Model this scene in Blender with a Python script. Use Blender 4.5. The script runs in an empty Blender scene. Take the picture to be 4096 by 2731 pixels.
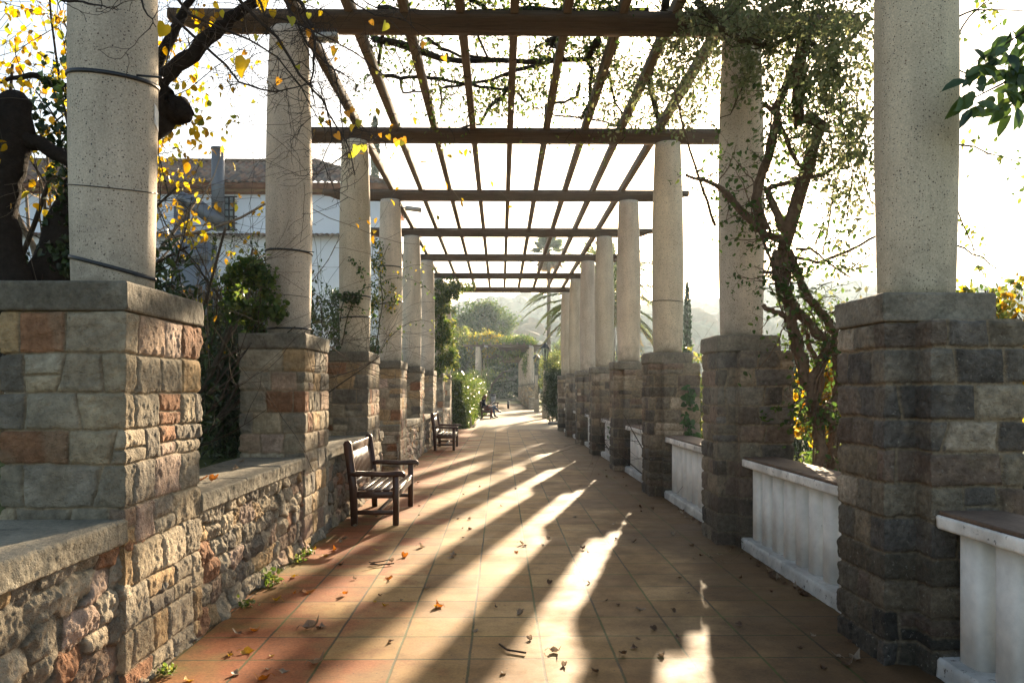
import bpy, math, random
import numpy as np
from math import sin, cos, pi, radians, sqrt
from mathutils import Vector, Matrix
SC = bpy.context.scene
COL = SC.collection
# ------------------------------------------------------------------ camera, world, sun, exposure
F, VX, VY, CX, CY, EYE = 3185.0, 2003.0, 1559.0, 2048.0, 1365.5, 1.5
YAW = math.atan((CX - VX) / F)
cam = bpy.data.objects.new('camera', bpy.data.cameras.new('camera')); COL.objects.link(cam); SC.camera = cam
cam.location = (0, 0, EYE); cam.rotation_euler = (radians(90), 0, -YAW)
cam.data.lens = F / 4096 * 36; cam.data.sensor_width = 36; cam.data.shift_y = (VY - CY) / 4096
cam.data.clip_start = 0.05; cam.data.clip_end = 3000
AZ, EL = radians(13.8), radians(16.3)
world = bpy.data.worlds.new('World'); SC.world = world; world.use_nodes = True
wn = world.node_tree.nodes; bg = wn['Background']
sky = wn.new('ShaderNodeTexSky'); sky.sky_type = 'NISHITA'; sky.sun_disc = False
sky.sun_elevation = EL; sky.sun_rotation = AZ; sky.air_density = 1.0; sky.dust_density = 1.6; sky.ozone_density = 1.0
tint = wn.new('ShaderNodeMix'); tint.data_type = 'RGBA'; tint.blend_type = 'MULTIPLY'; tint.inputs[0].default_value = 1.0; tint.inputs[7].default_value = (1.0, .93, .85, 1)
world.node_tree.links.new(sky.outputs[0], tint.inputs[6]); world.node_tree.links.new(tint.outputs[2], bg.inputs[0]); bg.inputs[1].default_value = 0.075
SUN = Vector((sin(AZ) * cos(EL), cos(AZ) * cos(EL), sin(EL)))
sl = bpy.data.lights.new('sun', 'SUN'); sl.energy = 4.9; sl.angle = radians(0.8); sl.color = (1.0, 0.79, 0.54)
so = bpy.data.objects.new('sun', sl); COL.objects.link(so); so.rotation_euler = SUN.to_track_quat('Z', 'Y').to_euler()
SC.view_settings.view_transform = 'Standard'; SC.view_settings.look = 'None'
SC.view_settings.exposure = 2.12; SC.view_settings.gamma = 1.0
SC.cycles.max_bounces = 8; SC.cycles.diffuse_bounces = 4; SC.cycles.transparent_max_bounces = 16
SC.cycles.volume_bounces = 0; SC.cycles.use_denoising = True
SC.cycles.sample_clamp_indirect = 6.0

def W(px, py, Z):
    """photo pixel (4096 wide) at depth Z along the path -> world point"""
    a = (px - CX) / F; c, s = cos(YAW), sin(YAW); k = Z / (c - a * s)
    return Vector((k * (a * c + s), Z, EYE + (VY - py) / F * k))
def G(px, py, z=0.0):
    Z = (EYE - z) * F / (py - VY); return W(px, py, Z)

# ------------------------------------------------------------------ numpy noise
def _hash(x, y, z, seed):
    h = (x * 374761393 + y * 668265263 + z * 2147483647 + seed * 974634777) & 0xFFFFFFFF
    h = ((h ^ (h >> 13)) * 1274126177) & 0xFFFFFFFF
    h = (h ^ (h >> 16)) & 0xFFFFFFFF
    return h / 4294967295.0
def noise3(x, y, z, seed=0):
    x, y, z = np.broadcast_arrays(np.asarray(x, float), np.asarray(y, float), np.asarray(z, float))
    xi, yi, zi = np.floor(x).astype(np.int64), np.floor(y).astype(np.int64), np.floor(z).astype(np.int64)
    fx, fy, fz = x - xi, y - yi, z - zi
    u, v, w = fx*fx*(3-2*fx), fy*fy*(3-2*fy), fz*fz*(3-2*fz)
    r = 0
    for dx in (0, 1):
        for dy in (0, 1):
            for dz in (0, 1):
                r = r + _hash(xi+dx, yi+dy, zi+dz, seed) * (u if dx else 1-u) * (v if dy else 1-v) * (w if dz else 1-w)
    return r * 2 - 1
def fbm(x, y, z, seed=0, o=4, g=0.5):
    r, a, k = 0, 1.0, 1.0
    for i in range(o):
        r = r + a * noise3(x*k, y*k, z*k, seed + i); a *= g; k *= 2.03
    return r
def sstep(a, b, x):
    t = np.clip((x - a) / (b - a), 0, 1); return t * t * (3 - 2 * t)

# ------------------------------------------------------------------ objects
def tag(o, label=None, cat=None, group=None, kind=None):
    if label: o['label'] = label
    if cat: o['category'] = cat
    if group: o['group'] = group
    if kind: o['kind'] = kind
    return o
def empty(name, loc=(0, 0, 0), rz=0, **k):
    o = bpy.data.objects.new(name, None); COL.objects.link(o); o.location = loc; o.rotation_euler = (0, 0, rz)
    o.empty_display_size = 0.1
    return tag(o, **k)
def link(name, me, mat=None, parent=None):
    o = bpy.data.objects.new(name, me); COL.objects.link(o)
    if mat is not None: me.materials.append(mat)
    if parent is not None: o.parent = parent
    return o
def mesh_np(name, V, faces, col=None, smooth=False, uv=None):
    """V (n,3); faces: list of int arrays (m,k)"""
    me = bpy.data.meshes.new(name)
    V = np.asarray(V, dtype=np.float32)
    me.vertices.add(len(V)); me.vertices.foreach_set('co', V.ravel())
    fl = [np.asarray(f, dtype=np.int32) for f in faces if len(f)]
    nl = sum(f.size for f in fl); npo = sum(f.shape[0] for f in fl)
    me.loops.add(nl); me.polygons.add(npo)
    me.loops.foreach_set('vertex_index', np.concatenate([f.ravel() for f in fl]))
    starts, tot, c = [], [], 0
    for f in fl:
        k = f.shape[1]; starts.append(c + np.arange(f.shape[0]) * k); tot.append(np.full(f.shape[0], k)); c += f.size
    me.polygons.foreach_set('loop_start', np.concatenate(starts).astype(np.int32))
    me.update(calc_edges=True); me.validate()
    if col is not None:
        a = me.attributes.new('Col', 'FLOAT_COLOR', 'POINT')
        c4 = np.ones((len(V), 4), np.float32); c4[:, :3] = np.asarray(col)[:, :3] if np.ndim(col) == 2 else col
        a.data.foreach_set('color', c4.ravel())
    if smooth: me.polygons.foreach_set('use_smooth', np.ones(len(me.polygons), bool))
    return me
def copy_tree(o, parent=None):
    c = o.copy(); COL.objects.link(c)
    if parent is not None: c.parent = parent
    for ch in list(o.children): copy_tree(ch, c)
    return c

class MB:
    def __init__(s): s.v = []; s.f = {}; s.c = []; s.n = 0
    def add(s, V, faces, col=(.5, .5, .5)):
        V = np.asarray(V, float); s.v.append(V)
        for f in faces:
            f = np.atleast_2d(np.asarray(f, int)); s.f.setdefault(f.shape[1], []).append(f + s.n)
        c = np.asarray(col, float); s.c.append(np.tile(c, (len(V), 1)) if c.ndim == 1 else c); s.n += len(V); return s
    def box(s, x0, x1, y0, y1, z0, z1, col=(.5, .5, .5), M=None, b=0.0):
        x0, x1 = min(x0, x1), max(x0, x1); y0, y1 = min(y0, y1), max(y0, y1); z0, z1 = min(z0, z1), max(z0, z1)
        b = min(b, .45*(x1-x0), .45*(y1-y0), .45*(z1-z0))
        if b <= 0:
            V = [(x, y, z) for z in (z0, z1) for y in (y0, y1) for x in (x0, x1)]
            Fq = [(0, 2, 3, 1), (4, 5, 7, 6), (0, 1, 5, 4), (2, 6, 7, 3), (0, 4, 6, 2), (1, 3, 7, 5)]
            V = np.array(V, float)
            if M is not None: V = np.array([M @ Vector(p) for p in V])
            return s.add(V, [Fq], col)
        V = []; idx = {}
        for k, (z, sz) in enumerate(((z0, 1), (z1, -1))):
            for j, (y, sy) in enumerate(((y0, 1), (y1, -1))):
                for i, (x, sx) in enumerate(((x0, 1), (x1, -1))):
                    for a in range(3):
                        p = [x + sx*b, y + sy*b, z + sz*b]; p[a] = (x, y, z)[a]
                        idx[(i, j, k, a)] = len(V); V.append(p)
        g = lambda i, j, k, a: idx[(i, j, k, a)]
        Q = []
        for a in range(3):
            for side in (0, 1):
                o = [q for q in range(3) if q != a]
                r = []
                for (p, q) in ((0, 0), (1, 0), (1, 1), (0, 1)):
                    t = [0, 0, 0]; t[a] = side; t[o[0]] = p; t[o[1]] = q; r.append(g(*t, a))
                if (side == 0) != (a == 1): r = r[::-1]
                Q.append(r)
        for a in range(3):
            o = [q for q in range(3) if q != a]
            for p in (0, 1):
                for q in (0, 1):
                    t0 = [0, 0, 0]; t0[o[0]] = p; t0[o[1]] = q; t1 = list(t0); t1[a] = 1
                    r = [g(*t0, o[0]), g(*t1, o[0]), g(*t1, o[1]), g(*t0, o[1])]
                    Q.append(r)
        T = [[g(i, j, k, 0), g(i, j, k, 1), g(i, j, k, 2)] for i in (0, 1) for j in (0, 1) for k in (0, 1)]
        V = np.array(V, float)
        ctr = np.array([(x0+x1)/2, (y0+y1)/2, (z0+z1)/2])
        def fix(fc):
            P = V[fc]; n = np.cross(P[1]-P[0], P[2]-P[0]); return fc if np.dot(n, P.mean(0)-ctr) > 0 else fc[::-1]
        Q = [fix(q) for q in Q]; T = [fix(t) for t in T]
        if M is not None: V = np.array([M @ Vector(p) for p in V])
        return s.add(V, [Q, T], col)
    def tube(s, path, rad, sides=6, col=(.5, .5, .5), cap=True, rough=0.0, rng=None):
        P = np.array([tuple(p) for p in path], float); n = len(P)
        R = np.full(n, rad, float) if np.ndim(rad) == 0 else np.asarray(rad, float)
        T = np.gradient(P, axis=0); T /= (np.linalg.norm(T, axis=1, keepdims=True) + 1e-9)
        up = np.array([0, 0, 1.0]) if abs(T[0][2]) < .9 else np.array([1.0, 0, 0])
        a = np.cross(T[0], up); a /= np.linalg.norm(a); A = []
        for i in range(n):
            a = a - T[i] * np.dot(a, T[i]); a /= (np.linalg.norm(a) + 1e-9); A.append(a)
        A = np.array(A); B = np.cross(T, A)
        th = np.arange(sides) * 2 * pi / sides
        rr = R[:, None] * np.ones((n, sides))
        if rough and rng is not None: rr = rr * (1 + rough * rng.uniform(-1, 1, (n, sides)))
        V = P[:, None, :] + rr[:, :, None] * (np.cos(th)[None, :, None] * A[:, None, :] + np.sin(th)[None, :, None] * B[:, None, :])
        V = V.reshape(-1, 3)
        i = np.arange(n-1)[:, None] * sides; j = np.arange(sides)[None, :]; k = (j+1) % sides
        Q = np.stack([i+j, i+sides+j, i+sides+k, i+k], -1).reshape(-1, 4)
        fs = [Q]
        if cap:
            fs += [np.arange(sides)[None, :], (np.arange(sides)[::-1] + (n-1)*sides)[None, :]]
        return s.add(V, fs, col)
    def lathe(s, prof, c=(0, 0), sides=24, col=(.5, .5, .5), cap=True):
        prof = np.array(prof, float); n = len(prof); th = np.arange(sides) * 2 * pi / sides
        V = np.stack([c[0] + prof[:, 0:1]*np.cos(th), c[1] + prof[:, 0:1]*np.sin(th), prof[:, 1:2]*np.ones(sides)], -1).reshape(-1, 3)
        i = np.arange(n-1)[:, None] * sides; j = np.arange(sides)[None, :]; k = (j+1) % sides
        Q = np.stack([i+j, i+k, i+sides+k, i+sides+j], -1).reshape(-1, 4); fs = [Q]
        if cap: fs += [np.arange(sides)[::-1][None, :], (np.arange(sides) + (n-1)*sides)[None, :]]
        return s.add(V, fs, col)
    def prism(s, poly, axis, a0, a1, col=(.5, .5, .5)):
        """poly 2D points; axis 'x','y','z' extrusion"""
        P = [(p, q) for p, q in poly]; n = len(P); V = []
        for a in (a0, a1):
            for p, q in P: V.append({'x': (a, p, q), 'y': (p, a, q), 'z': (p, q, a)}[axis])
        Q = [(i, (i+1) % n, n+(i+1) % n, n+i) for i in range(n)]
        return s.add(V, [Q, [list(range(n))[::-1]], [list(range(n, 2*n))]], col)
    def build(s, name, mat=None, parent=None, smooth=False):
        V = np.concatenate(s.v); fs = [np.concatenate(f) for f in s.f.values()]
        me = mesh_np(name, V, fs, np.concatenate(s.c), smooth)
        return link(name, me, mat, parent)

def leaf_arrays(C, D, N, L, Wd, col, kind=0, rng=None):
    """C centres (base), D tip dirs, N normals, L lengths, Wd width ratio -> verts, faces, cols"""
    n = len(C); D = D / (np.linalg.norm(D, axis=1, keepdims=True)+1e-9)
    S = np.cross(D, N); S /= (np.linalg.norm(S, axis=1, keepdims=True)+1e-9); N = np.cross(S, D)
    if kind == 0:
        pts = [(0, 0, 0), (.5, .45, .06), (0, 1, 0), (-.5, .45, .06)]; tri = [(0, 1, 2), (0, 2, 3)]
    elif kind == 1:   # ovate, folded and drooping
        pts = [(0, 0, 0), (.34, .18, .08), (.5, .45, .1), (.32, .78, .02), (0, 1, -.12), (-.32, .78, .02), (-.5, .45, .1), (-.34, .18, .08), (0, .5, 0)]
        tri = [(8, 0, 1), (8, 1, 2), (8, 2, 3), (8, 3, 4), (8, 4, 5), (8, 5, 6), (8, 6, 7), (8, 7, 0)]
    else:             # heart shaped broad leaf
        pts = [(0, .1, 0), (.25, -.06, .10), (.50, .12, .24), (.46, .42, .20), (.3, .78, .02), (.04, 1.0, -.24), (-.3, .74, .06), (-.52, .42, .16), (-.50, .12, .10), (-.25, -.03, .03), (0, .45, 0)]
        tri = [(10, i, i+1) for i in range(9)] + [(10, 9, 0)]
    pts = np.array(pts, float); k = len(pts)
    V = C[:, None, :] + L[:, None, None] * (pts[None, :, 0:1]*Wd*S[:, None, :] + pts[None, :, 1:2]*D[:, None, :] + pts[None, :, 2:3]*N[:, None, :])
    T = (np.array(tri)[None] + (np.arange(n)*k)[:, None, None]).reshape(-1, 3)
    return V.reshape(-1, 3), T, np.repeat(col, k, axis=0)
def leaves(mb, rng, C, size, pal, Wd=.6, kind=0, droop=.3, out=None, jit=.25):
    n = len(C); C = np.asarray(C, float)
    D = rng.normal(size=(n, 3)); D[:, 2] -= droop * 2
    if out is not None: D = D + out
    N = rng.normal(size=(n, 3)); N[:, 2] += .8
    L = size * rng.uniform(.6, 1.35, n)
    pal = np.array(pal, float); col = pal[rng.integers(0, len(pal), n)] * rng.uniform(1-jit, 1+jit, (n, 1))
    V, T, c = leaf_arrays(C, D, N, L, Wd, col, kind); mb.add(V, [T], c)

# ------------------------------------------------------------------ materials
def newmat(name):
    m = bpy.data.materials.new(name); m.use_nodes = True; nt = m.node_tree; nt.nodes.clear()
    out = nt.nodes.new('ShaderNodeOutputMaterial'); return m, nt, out
class NT:
    def __init__(s, nt): s.nt = nt
    def n(s, t, props=None, **inp):
        nd = s.nt.nodes.new(t)
        for k, v in (props or {}).items(): setattr(nd, k, v)
        for k, v in inp.items():
            key = k.replace('_', ' ') if k.replace('_', ' ') in nd.inputs else k
            if key.startswith('i') and key[1:].isdigit(): sock = nd.inputs[int(key[1:])]
            else: sock = nd.inputs[key]
            if isinstance(v, bpy.types.NodeSocket): s.nt.links.new(v, sock)
            elif isinstance(v, bpy.types.Node): s.nt.links.new(v.outputs[0], sock)
            else:
                if hasattr(sock.default_value, '__len__') and len(sock.default_value) == 4 and len(v) == 3: v = (*v, 1)
                sock.default_value = v
        return nd
    def math(s, op, a, b=0.0, c=None, clamp=False):
        k = dict(i0=a, i1=b)
        if c is not None: k['i2'] = c
        return s.n('ShaderNodeMath', {'operation': op, 'use_clamp': clamp}, **k)
    def noise(s, vec, scale, detail=4.0, rough=.55, dist=0.0):
        return s.n('ShaderNodeTexNoise', None, Vector=vec, Scale=scale, Detail=detail, Roughness=rough, Distortion=dist)
    def ramp(s, fac, stops):
        r = s.n('ShaderNodeValToRGB', None, Fac=fac); e = r.color_ramp.elements
        while len(e) < len(stops): e.new(.5)
        for q, (p, c) in zip(e, stops):
            q.position = p; q.color = (*c, 1) if hasattr(c, '__len__') else (c, c, c, 1)
        return r
    def mix(s, fac, a, b, mode='MIX'):
        m = s.nt.nodes.new('ShaderNodeMix'); m.data_type = 'RGBA'; m.blend_type = mode
        for ix, v in ((0, fac), (6, a), (7, b)):
            sock = m.inputs[ix]
            if isinstance(v, bpy.types.NodeSocket): s.nt.links.new(v, sock)
            elif isinstance(v, bpy.types.Node): s.nt.links.new(v.outputs[0], sock)
            elif hasattr(v, '__len__'): sock.default_value = (*v, 1)[:4]
            else: sock.default_value = v if ix == 0 else (v, v, v, 1)
        return m.outputs[2]
    def bump(s, h, strength, dist, normal=None):
        k = dict(Strength=strength, Distance=dist, Height=h)
        if normal is not None: k['Normal'] = normal
        return s.n('ShaderNodeBump', None, **k)
def obco(q): return q.n('ShaderNodeTexCoord').outputs['Object']

def mat_attr(name, rough=.85, nscale=25, namp=.35, bscale=60, bstr=.5, bdist=.01, coarse=8, spec=.3, stain=None, pits=False):
    m, nt, out = newmat(name); q = NT(nt); co = obco(q)
    at = q.n('ShaderNodeAttribute', {'attribute_name': 'Col'}).outputs['Color']
    n1 = q.noise(co, nscale, 5, .65); n2 = q.noise(co, coarse, 4)
    f = q.ramp(n1.outputs[0], [(.25, 1 - namp), (.75, 1 + namp)])
    c = q.mix(1.0, at, f.outputs[0], 'MULTIPLY')
    f2 = q.ramp(n2.outputs[0], [(.3, .82), (.7, 1.15)])
    c = q.mix(1.0, c, f2.outputs[0], 'MULTIPLY')
    if stain:
        n3 = q.noise(co, stain[0], 6, .7); st = q.ramp(n3.outputs[0], [(stain[1], 0.0), (stain[2], 1.0)])
        c = q.mix(st.outputs[0], c, stain[3])
    h = q.noise(co, bscale, 6, .7)
    hh = h.outputs[0]
    if pits:
        v = q.n('ShaderNodeTexVoronoi', None, Vector=co, Scale=70.0); vr = q.ramp(v.outputs['Distance'], [(.0, 0.0), (.35, 1.0)])
        n5 = q.noise(co, 14, 3); hh = q.math('ADD', q.math('MULTIPLY', vr.outputs[0], .4), q.math('ADD', h.outputs[0], q.math('MULTIPLY', n5.outputs[0], 1.5))).outputs[0]
    b = q.bump(hh, bstr, bdist)
    p = q.n('ShaderNodeBsdfPrincipled', None, Base_Color=c, Roughness=rough, Normal=b.outputs[0]); p.inputs['Specular IOR Level'].default_value = spec
    nt.links.new(p.outputs[0], out.inputs[0]); return m
def mat_leaf(name, trans=.5, rough=.45, spec=.4, sat=1.25):
    m, nt, out = newmat(name); q = NT(nt)
    at = q.n('ShaderNodeAttribute', {'attribute_name': 'Col'}).outputs['Color']
    nz = q.noise(obco(q), 9, 2); f = q.ramp(nz.outputs[0], [(.3, .8), (.7, 1.2)])
    c = q.mix(1.0, at, f.outputs[0], 'MULTIPLY')
    p = q.n('ShaderNodeBsdfPrincipled', None, Base_Color=c, Roughness=rough); p.inputs['Specular IOR Level'].default_value = spec
    hs = q.n('ShaderNodeHueSaturation', None, Saturation=sat, Value=1.4, Color=c)
    t = q.n('ShaderNodeBsdfTranslucent', None, Color=hs.outputs[0])
    mx = q.n('ShaderNodeMixShader', None, Fac=trans, i1=p.outputs[0], i2=t.outputs[0])
    nt.links.new(mx.outputs[0], out.inputs[0]); return m
def mat_plain(name, col, rough=.6, spec=.4, metal=0.0, nscale=20, namp=.15, bstr=.15, bdist=.004, bscale=60):
    m, nt, out = newmat(name); q = NT(nt); co = obco(q)
    n1 = q.noise(co, nscale, 5, .6); f = q.ramp(n1.outputs[0], [(.25, 1-namp), (.75, 1+namp)])
    c = q.mix(1.0, col, f.outputs[0], 'MULTIPLY')
    b = q.bump(q.noise(co, bscale, 5).outputs[0], bstr, bdist)
    p = q.n('ShaderNodeBsdfPrincipled', None, Base_Color=c, Roughness=rough, Metallic=metal, Normal=b.outputs[0]); p.inputs['Specular IOR Level'].default_value = spec
    nt.links.new(p.outputs[0], out.inputs[0]); return m
def mat_wood(name, c1, c2, axis, rough=.6, spec=.35, gs=1.0, bstr=.4):
    m, nt, out = newmat(name); q = NT(nt); co = obco(q)
    sc = {'x': (2, 40, 40), 'y': (40, 2, 40), 'z': (40, 40, 2)}[axis]
    mp = q.n('ShaderNodeMapping', None, Vector=co, Scale=tuple(v*gs for v in sc))
    n1 = q.noise(mp.outputs[0], 1.0, 6, .65, 1.2); n2 = q.noise(co, 2.5, 4)
    f = q.math('ADD', q.math('MULTIPLY', n1.outputs[0], .7), q.math('MULTIPLY', n2.outputs[0], .45))
    c = q.ramp(f.outputs[0], [(.3, c1), (.8, c2)])
    b = q.bump(n1.outputs[0], bstr, .004)
    rr = q.ramp(n2.outputs[0], [(.3, max(.05, rough-.12)), (.7, min(1, rough+.12))])
    p = q.n('ShaderNodeBsdfPrincipled', None, Base_Color=c.outputs[0], Roughness=rr.outputs[0], Normal=b.outputs[0]); p.inputs['Specular IOR Level'].default_value = spec
    nt.links.new(p.outputs[0], out.inputs[0]); return m

M = {}
M['stone'] = mat_attr('stone', .9, 26, .38, 75, 1.0, .017, 7, .2, pits=True)
M['stone_dark'] = mat_attr('stone_dark', .9, 30, .5, 60, 1.0, .02, 8, .25, stain=(34, .61, .70, (.36, .32, .26)), pits=True)
M['stone_far'] = mat_attr('stone_far', .9, 12, .3, 30, .5, .015, 5, .2)
M['coping'] = mat_attr('coping', .9, 40, .35, 45, .85, .014, 5, .25, stain=(9, .56, .75, (.06, .06, .045)), pits=True)
M['leaf'] = mat_leaf('leaf', .6, .45, .4, 1.1); M['leaf_dark'] = mat_leaf('leaf_dark', .25, .35, .5, 1.1)
M['leaf_dry'] = mat_leaf('leaf_dry', .35, .6, .3, 1.15)
M['bark'] = mat_attr('bark', .95, 30, .4, 25, 1.0, .02, 6, .15)
M['beam'] = mat_wood('beam', (.055, .037, .026), (.16, .112, .08), 'x', .75, .25, 1.0, .8)
M['rafter'] = mat_wood('rafter', (.09, .064, .046), (.27, .205, .15), 'y', .8, .2, 1.0, .8)
M['bench'] = mat_wood('bench', (.032, .014, .009), (.085, .036, .02), 'z', .38, .5, .8, .25)
M['bench_slat'] = mat_wood('bench_slat', (.045, .023, .015), (.12, .065, .04), 'y', .34, .5, .8, .3)
M['white'] = mat_attr('white', .7, 18, .08, 60, .35, .004, 4, .3, stain=(14, .66, .8, (.14, .12, .10)))
M['white_worn'] = mat_attr('white_worn', .8, 18, .12, 40, .5, .006, 4, .3, stain=(24, .60, .66, (.10, .08, .065)))
M['redtop'] = mat_attr('redtop', .8, 40, .3, 50, .5, .005, 6, .3)
M['rubber'] = mat_plain('rubber', (.018, .018, .022), .45, .5)
M['metal'] = mat_plain('metal', (.03, .032, .036), .45, .5, .3)
M['zinc'] = mat_plain('zinc', (.13, .14, .16), .5, .4, .5)
M['spot'] = mat_plain('spot', (.45, .44, .42), .4, .5, .3)
M['concrete'] = mat_plain('concrete', (.36, .31, .24), .85, .3, 0, 12, .2, .4, .006)
M['stucco'] = mat_plain('stucco', (.82, .83, .85), .9, .2, 0, .7, .05, .3, .01, 8)
M['paper'] = mat_plain('paper', (.8, .8, .8), .7)
M['glass'] = mat_plain('glass', (.35, .42, .45), .12, .7, 0)
M['denim'] = mat_plain('denim', (.055, .09, .16), .9, .2, 0, 60, .3)
M['jacket'] = mat_plain('jacket', (.012, .014, .022), .9, .2, 0, 60, .3)
M['maroon'] = mat_plain('maroon', (.13, .025, .025), .9, .2, 0, 60, .3)
M['skin'] = mat_plain('skin', (.5, .28, .19), .5, .4, 0, 20, .06, .05)
M['hair'] = mat_plain('hair', (.10, .045, .02), .45, .5, 0, 150, .5, .5)
M['boot'] = mat_plain('boot', (.045, .025, .016), .4, .5, 0, 20, .2)
M['tile_roof'] = mat_attr('tile_roof', .85, 3, .35, 10, .4, .02, 1.2, .2)
M['reed'] = mat_wood('reed', (.10, .075, .045), (.30, .23, .15), 'z', .9, .1)
M['hill'] = mat_attr('hill', .95, .15, .35, .5, .8, .5, .03, .1)
M['soil'] = mat_attr('soil', .95, 4, .35, 12, .8, .03, 1, .1)

def mk_terrazzo():
    m, nt, out = newmat('terrazzo'); q = NT(nt); co = obco(q)
    wp = q.n('ShaderNodeVectorMath', {'operation': 'ADD'}, i0=co, i1=q.n('ShaderNodeVectorMath', {'operation': 'SCALE'}, i0=q.noise(co, 55, 2).outputs['Color'], Scale=.012).outputs[0]).outputs[0]
    base = q.ramp(q.noise(co, 3, 5, .6).outputs[0], [(.3, (.55, .47, .37)), (.7, (.65, .565, .45))])
    c = base.outputs[0]
    fine = q.noise(co, 110, 5, .75); c = q.mix(1.0, c, q.ramp(fine.outputs[0], [(.3, .66), (.7, 1.28)]).outputs[0], 'MULTIPLY')
    for sc, th, colr in ((75, .21, .5), (46, .16, .72)):
        v = q.n('ShaderNodeTexVoronoi', None, Vector=wp, Scale=float(sc)); v.inputs['Randomness'].default_value = 1.0
        msk = q.ramp(v.outputs['Distance'], [(th, 1.0), (th + .07, 0.0)])
        sel = q.n('ShaderNodeSeparateColor', None, Color=v.outputs['Color'])
        on = q.math('GREATER_THAN', sel.outputs[0], colr); fac = q.math('MULTIPLY', msk.outputs[0], on.outputs[0])
        sp = q.ramp(sel.outputs[1], [(0, (.06, .055, .06)), (.45, (.16, .10, .07)), (.8, (.10, .11, .12)), (1, (.5, .46, .4))])
        c = q.mix(fac.outputs[0], c, sp.outputs[0])
    st = q.noise(q.n('ShaderNodeMapping', None, Vector=co, Scale=(3, 3, .5)).outputs[0], 1.2, 5, .6)
    c = q.mix(1.0, c, q.ramp(st.outputs[0], [(.3, .72), (.62, 1.08)]).outputs[0], 'MULTIPLY')
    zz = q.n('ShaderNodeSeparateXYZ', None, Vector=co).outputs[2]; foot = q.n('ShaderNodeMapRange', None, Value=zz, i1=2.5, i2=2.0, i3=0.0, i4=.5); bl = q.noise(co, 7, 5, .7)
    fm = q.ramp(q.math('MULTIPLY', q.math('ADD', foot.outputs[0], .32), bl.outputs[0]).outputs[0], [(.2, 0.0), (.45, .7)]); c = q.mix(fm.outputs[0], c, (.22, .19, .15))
    tone = q.n('ShaderNodeVectorMath', {'operation': 'SCALE'}, i0=q.n('ShaderNodeAttribute', {'attribute_name': 'Col'}).outputs['Vector'], Scale=2.0).outputs[0]; c = q.mix(1.0, c, tone, 'MULTIPLY')
    b = q.bump(q.noise(co, 130, 5, .7).outputs[0], .55, .006)
    p = q.n('ShaderNodeBsdfPrincipled', None, Base_Color=c, Roughness=.85, Normal=b.outputs[0]); p.inputs['Specular IOR Level'].default_value = .25
    nt.links.new(p.outputs[0], out.inputs[0]); return m
M['terrazzo'] = mk_terrazzo()

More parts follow.
